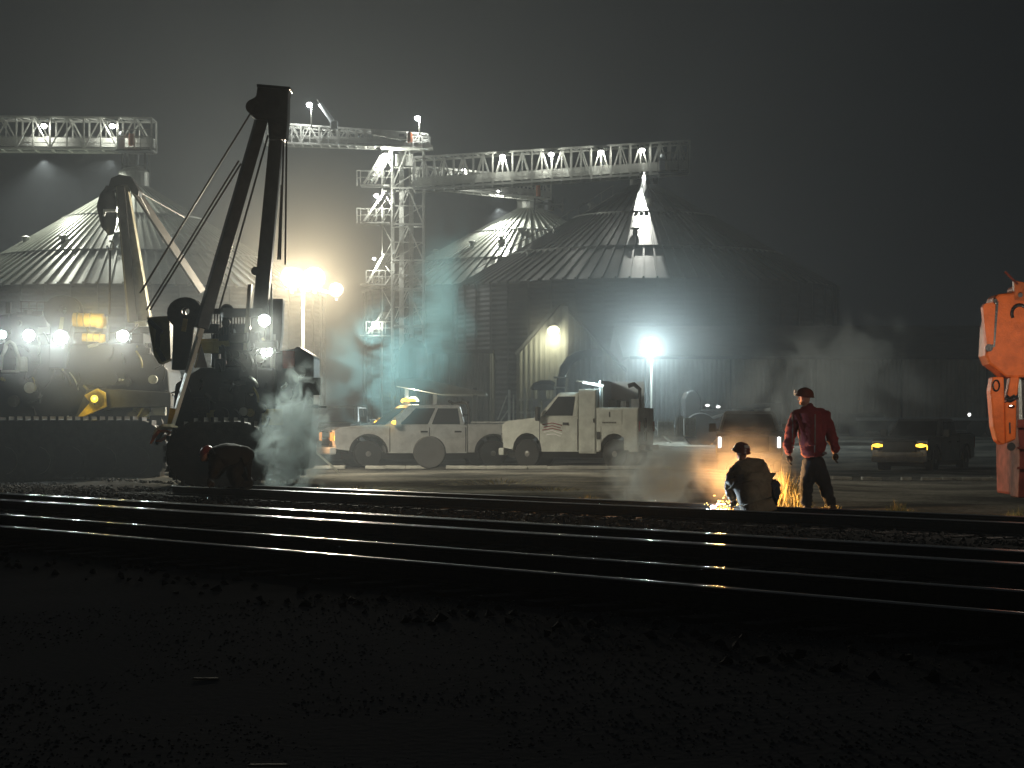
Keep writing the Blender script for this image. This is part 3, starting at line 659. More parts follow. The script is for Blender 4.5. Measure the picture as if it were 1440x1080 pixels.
def greenhouse(t, base, top, wb, wt, name, m, winsides, paint, zb, zt, pillars=.07):
    """base/top: (x_front, x_rear); glass panels set 6 mm proud of the painted shell"""
    mb = MB(); vs = []
    for (xf, xr), w, z in ((base, wb, zb), (top, wt, zt)):
        vs += [(xf, -w / 2, z), (xf, w / 2, z), (xr, w / 2, z), (xr, -w / 2, z)]
    mb.quadset(vs, [(0, 3, 2, 1), (4, 5, 6, 7), (0, 1, 5, 4), (1, 2, 6, 5), (2, 3, 7, 6), (3, 0, 4, 7)])
    o = mb.build(name, m, t, local=True, bevel=.07)
    def pt(x_frac, zf, side):
        xf = base[0] + (top[0] - base[0]) * zf; xr = base[1] + (top[1] - base[1]) * zf; w = (wb + (wt - wb) * zf) / 2 + .006
        return Vector((xf + (xr - xf) * x_frac, side * w, zb + (zt - zb) * zf))
    for (a, b2) in winsides:
        for side in (-1, 1):
            w = MB(); z0, z1 = .10, .84
            q = [pt(a, z0, side), pt(b2, z0, side), pt(b2, z1, side), pt(a if a > .12 else a + .02, z1, side)]
            w.prism(q, (0, side * .012, 0)); w.build('window', 'glass', o, local=True, bevel=.02)
    for kind in ('windshield', 'rear_window'):
        w = MB(); q = []
        for zf in (.08, .86):
            k = 0 if kind == 'windshield' else 1; x = base[k] + (top[k] - base[k]) * zf + (.006 if k == 0 else -.006); ww = (wb + (wt - wb) * zf) / 2 - .1
            q.append((Vector((x, -ww, zb + (zt - zb) * zf)), Vector((x, ww, zb + (zt - zb) * zf))))
        w.prism([q[0][0], q[0][1], q[1][1], q[1][0]], (.012 if kind == 'windshield' else -.012, 0, 0)); w.build(kind, 'glass', o, local=True)
    return o
def front_end(t, xf, w, zh, headm, body, grille_chrome=True, amber=None, hw=.17):
    mb = MB(); mb.box((xf + .03, 0, .88), (.08, w * .60, .46)); o = mb.build('grille', 'plastic', t, local=True, bevel=.02)
    if grille_chrome:
        mb = MB()
        for z in (.68, .88, 1.08): mb.box((xf + .075, 0, z), (.03, w * .55, .035))
        mb.build('grille_bar', 'chrome', o, local=True)
    mb = MB(); mb.box((xf + .06, 0, .50), (.2, w * .98, .22)); mb.build('front_bumper', body, t, local=True, bevel=.04)
    for s in (-1, 1):
        mb = MB(); mb.box((xf - .0, s * w * (.39 + (.17 - hw) * .5), .93), (.16, w * hw, .26 if hw > .1 else .34)); h = mb.build('headlight', headm, t, local=True, bevel=.03)
        if amber:
            mb = MB(); mb.box((xf - .06, s * (w * .478 + .01), .88), (.16, .05, .14)); mb.build('turn_signal', amber, h, local=True)
def pickup(label, loc, rz, paint, head='chrome', beacon=False, amber=None, rack=False, tail='lamp_red', mirror_amber=False, scale=1.0, chrome=True, hw=.17, bump=None):
    t = thing('pickup_truck', label, 'pickup truck', loc, rz)
    w = 2.0
    poly = [(2.85, .52), (2.92, .78), (2.88, 1.06), (2.6, 1.15), (1.45, 1.24), (-.98, 1.26), (-.98, .5)] + [(-.98, .46), (-1.25, .46)][:1]
    low = [(2.83, .55)] + [(2.88, .8), (2.87, 1.12), (2.72, 1.20), (1.6, 1.27), (1.35, 1.28), (-1.0, 1.27), (-1.0, .42), (1.36, .42)] + arch(1.9, .45, .52)[0:] + [(2.44, .5)]
    mb = MB(); side_prism(mb, low, w); body = mb.build('body', paint, t, local=True, bevel=.05)
    bed = [(-1.03, 1.30), (-2.92, 1.33), (-2.95, 1.28), (-2.95, .55), (-2.3, .48)] + arch(-1.78, .45, .52)[0:] + [(-1.03, .44)]
    bed = [(-1.03, .44), (-1.03, 1.30), (-2.90, 1.33), (-2.95, 1.26), (-2.95, .52), (-2.32, .48)] + arch(-1.78, .45, .52) + [(-1.2, .44)]
    mb = MB(); side_prism(mb, bed, w * .98); bd = mb.build('cargo_bed', paint, t, local=True, bevel=.04)
    mb = MB(); mb.prism([(-1.1, -.9, 1.334), (-2.85, -.9, 1.354), (-2.85, .9, 1.354), (-1.1, .9, 1.334)], (0, 0, .05)); mb.build('bed_cover', 'white_paint' if paint == 'white_paint' else 'plastic', bd, local=True)
    greenhouse(t, (1.45, -.97), (.62, -.86), w * .96, w * .78, 'cab', paint, ((.17, .52), (.57, .93)), paint, 1.24, 1.90)
    mb = MB(); mb.box((.2, 0, .36), (4.9, 1.5, .22)); mb.build('chassis', 'plastic', t, local=True)
    front_end(t, 2.86, w, 1.1, head, bump or paint, chrome, amber, hw)
    for x in (1.9, -1.78):
        for s in (-1, 1): wheel(t, x, s * (w / 2 - .15), .41, .28, s)
        ar = MB()
        for s in (-1, 1):
            for q in range(12):
                a, b2 = math.pi * q / 12, math.pi * (q + 1) / 12
                ar.beam((x + .54 * math.cos(a), s * (w / 2 + .004), .45 + .54 * math.sin(a)), (x + .54 * math.cos(b2), s * (w / 2 + .004), .45 + .54 * math.sin(b2)), .05, .05)
        ar.build('wheel_arch', 'plastic', t, local=True)
    for s in (-1, 1):
        for x in (.28, -.72):
            mb = MB(); mb.box((x, s * (w / 2 + .015), 1.08), (.2, .035, .05)); mb.build('door_handle', 'plastic', body, local=True)
        for x in (1.28, .12, -.95):
            mb = MB(); mb.box((x, s * (w / 2 + .001), .84), (.022, .012, .74)); mb.build('door_seam', 'plastic', body, local=True)
        mb = MB(); mb.box((1.08, s * (w / 2 + .14), 1.38), (.16, .22, .26)); mb.beam((1.1, s * .94, 1.3), (1.1, s * (w / 2 + .1), 1.32), .06); mr = mb.build('side_mirror', 'plastic' if not mirror_amber else paint, t, local=True, bevel=.02)
        if mirror_amber:
            mb = MB(); mb.sphere((1.19, s * (w / 2 + .15), 1.36), .075, 1, 1.2, .8, 10); mb.build('mirror_signal', 'lamp_amber', mr, local=True)
        mb = MB(); mb.box((-2.93, s * .92, 1.05), (.1, .14, .42)); mb.build('tail_light', tail, t, local=True, bevel=.02)
    mb = MB(); mb.box((-3.0, 0, .55), (.18, 1.9, .2)); mb.build('rear_bumper', 'chrome', t, local=True, bevel=.03)
    if beacon:
        mb = MB(); mb.box((.45, .1, 1.96), (.3, 1.1, .09)); bc = mb.build('light_bar', 'plastic', t, local=True)
        mb = MB(); mb.sphere((.5, -.35, 2.03), .12, 1.2, 1.4, .8, 10); mb.sphere((.5, .45, 2.03), .1, 1.2, 1.4, .8, 10); mb.build('beacon_lens', 'lamp_amber', bc, local=True)
        lamp(W[t.name] @ Vector((.9, -.3, 2.15)), 60, (1, .55, .1), t, .1)
    if rack:
        mb = MB()
        for s in (-1, 1): mb.path([(-1.06, s * .92, 1.3), (-1.08, s * .9, 1.75), (-1.02, s * .82, 1.98), (-.9, s * .72, 2.03)], .045, 8)
        mb.beam((-1.06, -.85, 1.97), (-1.06, .85, 1.97), .07); mb.beam((-1.08, -.9, 1.6), (-1.08, .9, 1.6), .05); mb.build('headache_rack', 'plastic', t, local=True)
    return t
gl = lambda px, d: Vector((P(px, 0, d).x, d, ground_z(P(px, 0, d).x, d)))
t = pickup('white crew cab pickup with amber beacon and one orange headlight', gl(598, 66), R(197), 'white_paint', head='lamp_orange', beacon=True, amber='lamp_amber', rack=True, mirror_amber=True)
t.scale = (1.07, 1, 1)
lamp(W[t.name] @ Vector((3.4, .8, .95)), 40, (1, .5, .2), t, .1)
t = pickup('dim pickup facing the camera behind the two workers', gl(1053, 68), R(264), 'silver_and_shade', head='dim_white', chrome=False, amber=None, hw=.05, tail='decal')
t = pickup('pickup at the right with pale bumper and amber front lights', gl(1300, 76) - Vector((0, 0, .12)), R(242), 'silver_and_shade', head='plastic', chrome=False, amber='lamp_amber', tail='decal', bump='white_paint')  # white truck with its body coloured dark to stand in for night shade
mb = MB(); mb.box((2.9, 0, .655), (.12, 1.7, .16)); mb.box((2.86, .86, .76), (.14, .22, .40)); mb.box((2.86, -.86, .76), (.14, .22, .40)); mb.build('front_fascia', 'white_paint', t, local=True, bevel=.03)
# amber lamps above the grille of that truck
for y, z in ((.84, 1.02), (-.84, 1.02)):
    mb = MB(); mb.sphere((2.9, y * .92, z - .06), .14, .6, 1.5, .55, 10); mb.build('marker_lamp', 'lamp_amber', t, local=True)
t = pickup('pale pickup half hidden in smoke at the left of the white one', gl(478, 78), R(262), 'white_paint', head='chrome')

def service_truck(loc, rz):
    t = thing('service_truck', 'cream utility service truck with tool cabinets and red striped door', 'service truck', loc, rz); w = 2.0
    # local x forward; rear wheel at x=-1.55, front wheel at 1.5
    k = 1.22
    low = [(2.35, .62), (2.4, .95), (2.39, 1.30), (2.24, 1.41), (1.3, 1.50), (1.15, 1.52), (-.32, 1.52), (-.32, .50), (.98, .50)] + arch(1.5, .54, .52) + [(2.03, .56)]
    mb = MB(); side_prism(mb, low, w); body = mb.build('body', 'cream', t, local=True, bevel=.05)
    greenhouse(t, (1.2, -.31), (.42, -.28), w * .96, w * .8, 'cab', 'cream', ((.13, .86),), 'cream', 1.49, 2.26)
    mb = MB(); mb.box((-.66, 0, 1.40), (.62, w * 1.04, 1.9)); cb = mb.build('tall_cabinet', 'cream', t, local=True, bevel=.02)
    ut = [(-.98, .52), (-.98, 1.80), (-2.45, 1.80), (-2.45, .50), (-2.12, .50)] + [(-1.6 + .5 * math.cos(a), .54 + .5 * math.sin(a)) for a in [math.pi * i / 8 for i in range(9)]][::-1]
    ut = [(-.98, .50), (-.98, 1.80), (-2.45, 1.80), (-2.45, .50), (-2.12, .50)] + arch(-1.6, .54, .5) + [(-1.08, .50)]
    mb = MB(); side_prism(mb, ut, w * 1.06); ub = mb.build('utility_body', 'cream', t, local=True, bevel=.02)
    mb = MB(); mb.box((0, 0, .42), (4.6, 1.4, .2)); mb.build('chassis', 'plastic', t, local=True)
    for s in (-1, 1):
        for x, z, sx, sz, p in ((-.66, 1.4, .54, 1.8, cb), (-1.45, 1.52, .86, .46, ub), (-2.18, 1.15, .46, 1.2, ub), (-1.08, .9, .12, .7, ub)):
            yy = s * (w * .53 + (.0 if p is ub else -.01)); d = MB()
            d.box((x, yy + s * .008, z), (sx, .016, sz)); dd = d.build('cabinet_door', 'cream', p, local=True, bevel=.006)
        mb = MB(); mb.box((-.9, s * w * .545, 1.42), (.05, .03, .12)); mb.build('cabinet_latch', 'plastic', cb, local=True)
        mb = MB(); mb.box((-1.06, s * w * .545, .98), (.12, .03, .22)); mb.build('fuel_flap', 'plastic', ub, local=True, bevel=.01)
        # letters on the body: too small in the photo to read, kept as the same dark marks
        mb = MB(); mb.box((-1.45, s * (w * .53 + .022), 1.60), (.05, .006, .16))
        for i in range(9): mb.box((-1.22 - i * .055, s * (w * .53 + .022), 1.36), (.035, .006, .045))
        mb.build('lettering', 'decal_k', ub, local=True)
        mb = MB()
        for i, (z, m0) in enumerate(((1.30, 0), (1.22, .05), (1.14, 0))):
            mb.path([(.95 - m0, s * (w / 2 + .006), z), (.6, s * (w / 2 + .006), z + .05), (.25 + m0, s * (w / 2 + .006), z - .02)], .016, 5)
        mb.build('door_stripe', 'decal', body, local=True)
        mb = MB(); mb.path([(.9, s * (w / 2 + .006), 1.08), (.6, s * (w / 2 + .006), 1.13), (.25, s * (w / 2 + .006), 1.03)], .02, 5); mb.path([(.8, s * (w / 2 + .006), 1.0), (.5, s * (w / 2 + .006), 1.02), (.3, s * (w / 2 + .006), .95)], .018, 5); mb.build('door_emblem', 'decal_w', body, local=True)
        mb = MB(); mb.box((.12, s * (w / 2 + .02), 1.33), (.2, .035, .07)); mb.build('door_handle', 'plastic', body, local=True)
        for x in (1.05, -.3): mb = MB(); mb.box((x, s * (w / 2 + .001), 1.0), (.024, .012, .94)); mb.build('door_seam', 'plastic', body, local=True)
        mb = MB(); mb.box((1.05, s * (w / 2 + .2), 1.62), (.12, .26, .42)); mb.beam((1.08, s * .92, 1.5), (1.08, s * (w / 2 + .1), 1.52), .07); mb.build('side_mirror', 'plastic', t, local=True, bevel=.02)
        mb = MB(); mb.box((-2.47, s * .98, 1.25), (.05, .1, .3)); mb.build('tail_light', 'decal', t, local=True)
    for x in (1.5, -1.6):
        for s in (-1, 1): wheel(t, x, s * (w / 2 - .14), .44, .27, s)
    front_end(t, 2.38, w, 1.1, 'chrome', 'cream', True)
    # upright lit board and strip lamp over the open body
    mb = MB(); mb.box((-1.62, -.62, 2.2), (1.2, .06, .80)); mb.box((-1.03, .1, 2.2), (.05, 1.4, .8)); mb.build('weather_board', 'tarp', t, local=True)
    mb = MB(); mb.beam((-.42, .75, 2.56), (-1.15, .8, 2.44), .07, .07); mb.build('strip_lamp', 'strip', t, local=True)
    mb = MB(); mb.beam((-.2, .75, 2.60), (-1.2, .83, 2.47), .05, .03); mb.beam((-1.12, .8, 1.8), (-1.12, .8, 2.5), .06); mb.build('lamp_arm', 'galv', t, local=True)
    mb = MB(); mb.box((-1.3, -.1, 1.92), (.32, .5, .24)); mb.box((-1.75, .2, 1.90), (.2, .4, .2)); mb.box((-2.25, .6, 1.93), (.3, .3, .26)); mb.build('toolbox', 'silver_and_shade', t, local=True, bevel=.01)
    mb = MB(); mb.path([(-2.3, .3, 1.8), (-2.3, .3, 2.35), (-2.1, .3, 2.5), (-1.9, .3, 2.45)], .07, 8); mb.build('crane_arm', 'machine_black', t, local=True)
    mb = MB(); mb.box((-2.55, 0, .62), (.22, 1.9, .16)); mb.build('rear_bumper', 'silver_and_shade', t, local=True, bevel=.02)
    mb = MB()
    for z in (.95, 1.35): mb.lathe([(.16, -2.49), (.16, -2.46)], (0, .2, z), 'X', 14)
    mb.build('hose_reel', 'plastic', t, local=True)
    lamp(W[t.name] @ Vector((-.85, .9, 2.62)), 45, (.7, .95, 1), t, .08)
    return t
st = service_truck(gl(812, 64), R(164)); st.scale = (.86, 1, 1)

# ---------------------------------------------------------------- yard things
def lamp_stand(label, px, base_y, d, heads, pole_top_y, lens, power, col, r, pole_m='galv'):
    c = Vector((P(px, 0, d).x, d, ground_z(P(px, 0, d).x, d))); t = thing('light_stand', label, 'light stand', c)
    mb = MB(); mb.tube(c, P(px, pole_top_y, d), .05, .04, n=8); mb.build('pole', pole_m, t)
    mb = MB()
    for a in (20, 140, 260): mb.beam(c + Vector((0, 0, .9)), c + Vector((1.0 * math.cos(R(a)), 1.0 * math.sin(R(a)), .03)), .05)
    mb.build('tripod_leg', pole_m, t)
    if len(heads) > 1:
        mb = MB(); mb.beam(P(heads[0][0], heads[0][1] + 6, d), P(heads[-1][0], heads[-1][1] + 6, d), .06); mb.build('cross_arm', pole_m, t)
    for hx, hy, k in heads: flood(hx, hy, d - .1, '', power * k, col, lens, r * k ** .33, parent=t, face=(0, -1, -.15))
    return t
lamp_stand('slim portable light stand with glaring white lamp right of the service truck', 916, 613, 100, [(914, 488, 1)], 492, 'lamp_cool', 3900, (.84, 1, 1), .40)
lamp_stand('portable mast with twin glaring yellow lamps behind the crane', 426, 560, 58, [(410, 391, 1), (442, 391, 1), (473, 408, .28)], 396, 'lamp_sodium', 2800, (1, .89, .68), .27)

# dark wheel loader in the yard
DL = 100; t = thing('wheel_loader', 'dark wheel loader standing before the warehouse behind the workers', 'wheel loader', gl(1020, DL))
mb = MB(); mb.prism([P(962, 612, DL), P(962, 560, DL), P(966, 551, DL), P(974, 548, DL), P(982, 552, DL), P(986, 562, DL), P(986, 612, DL)], (0, 1.8, 0)); mb.build('cab', 'machine_black', t, bevel=.08)
mb = MB(); mb.prism([P(984, 610, DL), P(984, 576, DL), P(1060, 576, DL), P(1072, 590, DL), P(1068, 612, DL)], (0, 1.6, 0)); mb.build('body', 'machine_black', t, bevel=.06)
mb = MB(); mb.path([P(1000, 590, DL - .2), P(1030, 580, DL - .2), P(1060, 572, DL - .2), P(1090, 570, DL - .2)], .12, 8); mb.build('loader_arm', 'greasy', t)
mb = MB(); mb.prism([P(1085, 568, DL - .4), P(1100, 566, DL - .4), P(1098, 598, DL - .4), P(1080, 592, DL - .4)], (0, 2.4, 0)); mb.build('bucket', 'greasy', t)
for x in (985, 1050):
    mb = MB(); c = P(x, 605, DL - .3); mb.lathe([(.4, -.25), (.78, -.25), (.82, 0), (.78, .25), (.4, .25)], c, 'Y', 24); mb.build('wheel', 'rubber', t)
for x, y, nm in ((995, 570, 'x'), (1010, 572, 'x'), (1033, 583, 'x')):
    mb = MB(); mb.sphere(P(x, y, DL - .7), .075, 1.4, 1, .8, 10); mb.build('work_lamp', 'dim_white', t)
for i, (x0, x1, y0, lab, m_) in enumerate(((950, 960, 586, 'narrow pale plastic tank beside the wheel loader cab', 'tote'), (962, 977, 588, 'wider pale tote tank in front of the loader cab', 'tote'), (925, 946, 592, 'low pale crate right of the light stand', 'tote'))):
    d = 97; t = thing('tote_tank' if i < 2 else 'crate', lab, 'tote tank' if i < 2 else 'crate', P((x0 + x1) / 2, 613, d))
    w = (x1 - x0) / F * d; c = P((x0 + x1) / 2, (y0 + 613) / 2, d); h = (613 - y0) / F * d
    mb = MB(); mb.box(c, (w, w, h)); mb.build('shell', m_, t, bevel=.05)
    mb = MB()
    for q in range(4):
        z = c.z - h / 2 + h * q / 3; mb.beam(c + Vector((-w / 2 - .02, -w / 2 - .02, z - c.z)), c + Vector((w / 2 + .02, -w / 2 - .02, z - c.z)), .04)
    for q in range(4):
        x = -w / 2 + w * q / 3; mb.beam(c + Vector((x, -w / 2 - .03, -h / 2)), c + Vector((x, -w / 2 - .03, h / 2)), .04)
    mb.build('cage', 'galv', t)
# dark flat trailer before the warehouse at the right
DR = 112; t = thing('flatbed_trailer', 'dark long trailer parked along the warehouse at the right', 'trailer', gl(1330, DR))
mb = MB(); mb.box(P(1330, 589.5, DR), (9.6, 2.2, .16)); mb.build('deck', 'silver_and_shade', t, bevel=.02)
mb = MB(); mb.box(P(1330, 598, DR), (9.4, 1.4, .5)); mb.build('chassis', 'machine_black', t)
for x in (1262, 1288, 1330, 1372, 1398):
    mb = MB(); c = P(x, 603, DR - .9); mb.lathe([(.25, -.15), (.46, -.15), (.5, 0), (.46, .15), (.25, .15)], c, 'Y', 20); mb.build('wheel', 'rubber', t)
t = thing('fuel_trailer', 'dark round tank trailer left of the flat trailer, in the smoke', 'trailer', gl(1208, DR))
mb = MB(); a = P(1180, 594, DR); mb.tube(a, a + Vector((2.3, 0, 0)), .5, n=18); mb.build('tank', 'machine_black', t)
mb = MB(); mb.lathe([(.2, -.1), (.42, -.12), (.42, .12), (.2, .1)], P(1205, 606, DR - .4), 'Y', 18); mb.build('wheel', 'rubber', t)
t = flood(1363, 583, 131, 'tiny white lamp low on the warehouse wall at the right', 20, (1, 1, 1), 'dim_white', .1, cat='wall lamp')
# tyre and debris by the pickup
t = thing('old_tyre', 'big dark tyre standing in front of the white pickup', 'tyre', gl(604, 61)); 
mb = MB(); c = P(604, 636, 61); mb.lathe([(.2, -.2), (.44, -.22), (.47, 0), (.44, .22), (.2, .2)], c, 'Y', 28); mb.build('tyre_body', 'rubber', t)
mb = MB(); mb.lathe([(.05, -.1), (.2, -.1), (.2, .1), (.05, .1)], c, 'Y', 18); mb.build('rim', 'greasy', t)

# ---------------------------------------------------------------- sideboom cranes
def track_assembly(t, x0, x1, y0, y1, d, wid):
    mb = MB(); h = (y1 - y0) / F * d; a, b2 = P(x0, y1, d), P(x1, y1, d); L = b2.x - a.x; n = 10; pts = []
    for i in range(n + 1):
        q = -math.pi / 2 + math.pi * i / n; pts.append(Vector((b2.x - h / 2 + h / 2 * math.cos(q), d, a.z + h / 2 + h / 2 * math.sin(q))))
    for i in range(n + 1):
        q = math.pi / 2 + math.pi * i / n; pts.append(Vector((a.x + h / 2 + h / 2 * math.cos(q), d, a.z + h / 2 + h / 2 * math.sin(q))))
    mb.prism(pts, (0, wid, 0)); tr = mb.build('crawler_track', 'greasy', t, bevel=.03)
    mb = MB(); tot = len(pts)
    for i in range(tot):
        p, q = pts[i], pts[(i + 1) % tot]; k = max(1, int((q - p).length / .2))
        for j in range(k):
            r_ = p.lerp(q, (j + .5) / k); nn = (q - p).normalized(); mb.beam(r_ + Vector((0, -.03, 0)) + Vector((-nn.z, 0, nn.x)) * -.02, r_ + Vector((0, wid + .03, 0)) + Vector((-nn.z, 0, nn.x)) * -.02, .07, .12)
    mb.build('grouser', 'greasy', tr)['kind'] = 'stuff'
    mb = MB()
    for i in range(5): mb.tube(Vector((a.x + h / 2 + (L - h) * i / 4, d - .06, a.z + h * .36)), Vector((a.x + h / 2 + (L - h) * i / 4, d + .1, a.z + h * .36)), h * .22, n=14)
    mb.build('roller', 'machine_black', tr)
D1 = 48.0
t1 = thing('sideboom_crane', 'black sideboom crane with tall two-legged boom, nearer one', 'sideboom crane', Vector((P(340, 0, D1).x, D1, -.1)), group='sideboom cranes')
p = lambda x, y, o=0: P(x, y, D1 + o)
# head block
mb = MB(); mb.prism([p(362, 119), p(407, 123), p(405, 134), p(404, 172), p(402, 196), p(378, 196), p(376, 168), p(360, 168), p(350, 160), p(352, 140), p(360, 135)], (0, .55, 0)); hd = mb.build('boom_head', 'boom_dark', t1, bevel=.03)
mb = MB(); mb.prism([p(361, 118, -.04), p(408, 122, -.04), p(408, 126, -.04), p(361, 122, -.04)], (0, .63, 0)); mb.build('head_plate', 'greasy', hd)
for x, y in ((356, 150), (392, 182)):
    mb = MB(); mb.tube(p(x, y, -.1), p(x, y, .65), .17, n=16); mb.build('sheave', 'greasy', hd)
# boom legs: upper part dark, lower part of the left leg coloured pale for the lamplight on it
mb = MB(); mb.beam(p(373, 150, .25), p(283, 462, -.35), .24, .26, w2=.27, h2=.28); lg = mb.build('boom_leg', 'boom_dark', t1, bevel=.02)
mb = MB(); mb.beam(p(283, 462, -.35), p(242, 598, -.6), .16, .12, w2=.11, h2=.10); mb.beam(p(279, 474, -.42), p(240, 600, -.66), .19, .05); mb.build('boom_foot', 'boom_lit', lg, bevel=.01)
mb = MB(); mb.beam(p(243, 574, -.7), p(239, 600, -.72), .13, .03); mb.build('reflector', 'yellow', lg)
mb = MB(); mb.beam(p(392, 160, .3), p(359, 516, .5), .29, .30, w2=.34, h2=.34); lg2 = mb.build('boom_leg', 'boom_dark', t1, bevel=.02)
mb = MB(); mb.beam(p(352, 400, .15), p(344, 516, .2), .08, .3); mb.build('edge_flange', 'boom', lg2)
mb = MB(); mb.tube(p(359, 381, 0), p(359, 381, .8), .1, n=10); mb.build('pin', 'greasy', lg2)
mb = MB(); mb.beam(p(312, 440, -.1), p(366, 440, .3), .18, .2); mb.build('cross_beam', 'boom_dark', t1)
# cables
cb = (((349, 165), (197, 412)), ((352, 160), (200, 408)), ((336, 226), (206, 436)), ((339, 230), (211, 436)), ((377, 190), (307, 440)), ((399, 195), (394, 365)), ((403, 195), (401, 372)), ((396, 260), (391, 365)))
for a, b2 in cb:
    mb = MB(); mb.tube(p(*a, .1), p(*b2, .6), .022, n=6); mb.build('cable', 'cable', t1)
# body
track_assembly(t1, 232, 380, 592, 684, D1 - 1.2, .6)
track_assembly(t1, 300, 436, 600, 676, D1 + 1.4, .6)
mb = MB(); mb.prism([p(236, 672), p(246, 540), p(282, 517), p(386, 517), p(386, 668)], (0, 1.9, 0)); mb.build('hull', 'machine_black', t1, bevel=.05)
mb = MB(); mb.prism([p(386, 660, .4), p(386, 495, .4), p(414, 490, .4), p(418, 486, .4), p(441, 500, .4), p(441, 560, .4), p(434, 660, .4)], (0, 1.6, 0)); mb.build('engine_housing', 'machine_black', t1, bevel=.06)
mb = MB(); mb.prism([p(296, 517, .4), p(298, 470, .4), p(318, 455, .4), p(346, 455, .4), p(360, 480, .4), p(386, 490, .4), p(386, 517, .4)], (0, 1.4, 0)); mb.build('winch_housing', 'machine_black', t1, bevel=.05)
mb = MB(); mb.tube(p(318, 492, -.05), p(318, 492, .5), .34, n=20); mb.tube(p(340, 470, .1), p(340, 470, .5), .22, n=16); mb.build('winch_drum', 'greasy', t1)
mb = MB(); mb.beam(p(294, 438, .3), p(362, 438, .3), .22, .12); mb.beam(p(294, 438, 1.5), p(362, 438, 1.5), .1, .1)
for i in range(16):
    x = 298 + i * 4; mb.beam(p(x, 440, .35), p(x, 478, .35), .03)
mb.build('guard_grille', 'boom_dark', t1)
mb = MB(); mb.sphere(p(319, 437, .5), .16, n=12); mb.tube(p(319, 437, .5), p(319, 452, .5), .12, n=10); mb.build('air_cleaner', 'machine_black', t1)
mb = MB(); mb.tube(p(309, 498, -.12), p(309, 516, -.12), .045, n=8); mb.tube(p(318, 494, -.12), p(318, 512, -.12), .03, n=8); mb.build('hydraulic_rod', 'chrome', t1)
mb = MB(); mb.prism([p(283, 484, -.2), p(292, 517, -.2), p(273, 517, -.2)], (0, .05, 0)); mb.build('bracket_plate', 'silver_and_shade', t1)
mb = MB(); mb.beam(p(283, 484, -.25), p(274, 517, -.25), .09, .03); mb.build('bracket_edge', 'boom', t1)
# counterweight arm with the drilled round plate
def eye_plate(t, cx, cy, d, s):
    mb = MB(); k = 20; ro = .30 * s; ri = .07 * s; c = P(cx, cy, d)
    A = [c + Vector((ro * math.cos(a) * (1.12 if math.cos(a) < 0 else 1), 0, ro * math.sin(a) * (.95 if math.sin(a) > 0 else 1.0))) for a in [i * 2 * math.pi / k for i in range(k)]]
    B = [c + Vector((ri * math.cos(a), 0, ri * math.sin(a) + .04)) for a in [i * 2 * math.pi / k for i in range(k)]]
    for off in (0, .5):
        o = Vector((0, off, 0)); a1 = [mb.bm.verts.new(v + o) for v in A]; b1 = [mb.bm.verts.new(v + o) for v in B]; a2 = [mb.bm.verts.new(v + o + Vector((0, .08, 0))) for v in A]; b2_ = [mb.bm.verts.new(v + o + Vector((0, .08, 0))) for v in B]
        for i in range(k):
            j = (i + 1) % k
            for f in ((a1[i], a1[j], b1[j], b1[i]), (a2[i], b2_[i], b2_[j], a2[j]), (a1[i], a2[i], a2[j], a1[j]), (b1[i], b1[j], b2_[j], b2_[i])): mb.bm.faces.new(f)
    e = mb.build('pulley_plate', 'greasy', t)
    mb = MB(); mb.prism([P(cx - 17, cy + 4, d + .02), P(cx + 14, cy + 4, d + .02), P(cx + 4, cy + 80, d + .02), P(cx - 20, cy + 80, d + .02)], (0, .5, 0)); mb.build('counterweight_arm', 'machine_black', t, bevel=.02)
    mb = MB(); mb.beam(P(cx, cy + 8, d - .04), P(cx - 3, cy + 26, d - .04), .10, .04); mb.build('wear_strip', 'olive', t)
eye_plate(t1, 261, 440, D1 - .3, 1.25)
mb = MB(); mb.prism([p(206, 446, .8), p(238, 444, .8), p(240, 505, .8), p(224, 512, .8), p(216, 500, .8)], (0, .5, 0)); mb.build('side_panel', 'olive', t1, bevel=.02)
mb = MB(); mb.beam(p(209, 450, .7), p(228, 468, .7), .12, .1); mb.beam(p(223, 462, .7), p(221, 490, .7), .1, .1); mb.beam(p(221, 490, .7), p(231, 508, .7), .1, .1); mb.build('hydraulic_hose', 'rubber', t1)
# right-side mast with two work lamps
mb = MB(); mb.prism([p(372, 420, .9), p(398, 420, .9), p(396, 470, .9), p(390, 520, .9), p(372, 520, .9)], (0, .4, 0)); mb.build('lamp_mast', 'boom_dark', t1, bevel=.02)
mb = MB(); mb.beam(p(382, 400, .2), p(381, 560, .2), .05); mb.beam(p(386, 470, .2), p(384, 600, .2), .05, .03); mb.build('conduit', 'galv', t1)
mb = MB(); mb.box(p(407, 506, .5), (.28, .4, .4)); mb.box(p(420, 504, .7), (.2, .3, .45)); mb.build('control_box', 'rust', t1, bevel=.02)
mb = MB(); mb.beam(p(399, 493, .35), p(413, 493, .35), .03, .03); mb.build('box_edge', 'tarp', t1)
for i, (x, y, c_) in enumerate(((372, 450, 0), (375, 493, 0))):
    flood(x, y, D1 - .2, ('upper' if i == 0 else 'lower') + ' of two white work lamps on the nearer sideboom crane', 420, (.95, 1, .85), 'lamp_cool', .13, cone=160, cat='work lamp', group='work lamps on the nearer crane')
# rest on the body sides, hook hoses
mb = MB(); mb.path([p(236, 604, -.5), p(230, 606, -.5), p(222, 616, -.5), p(219, 625, -.5)], .05, 8); mb.build('chain_end', 'greasy', t1)
mb = MB()
for i in range(7): mb.sphere(p(392 + random.uniform(-6, 6), 575 + i * 12, -.1), .1, 1.2, 1, 1, 10)
mb.build('hose_bundle', 'greasy', t1)

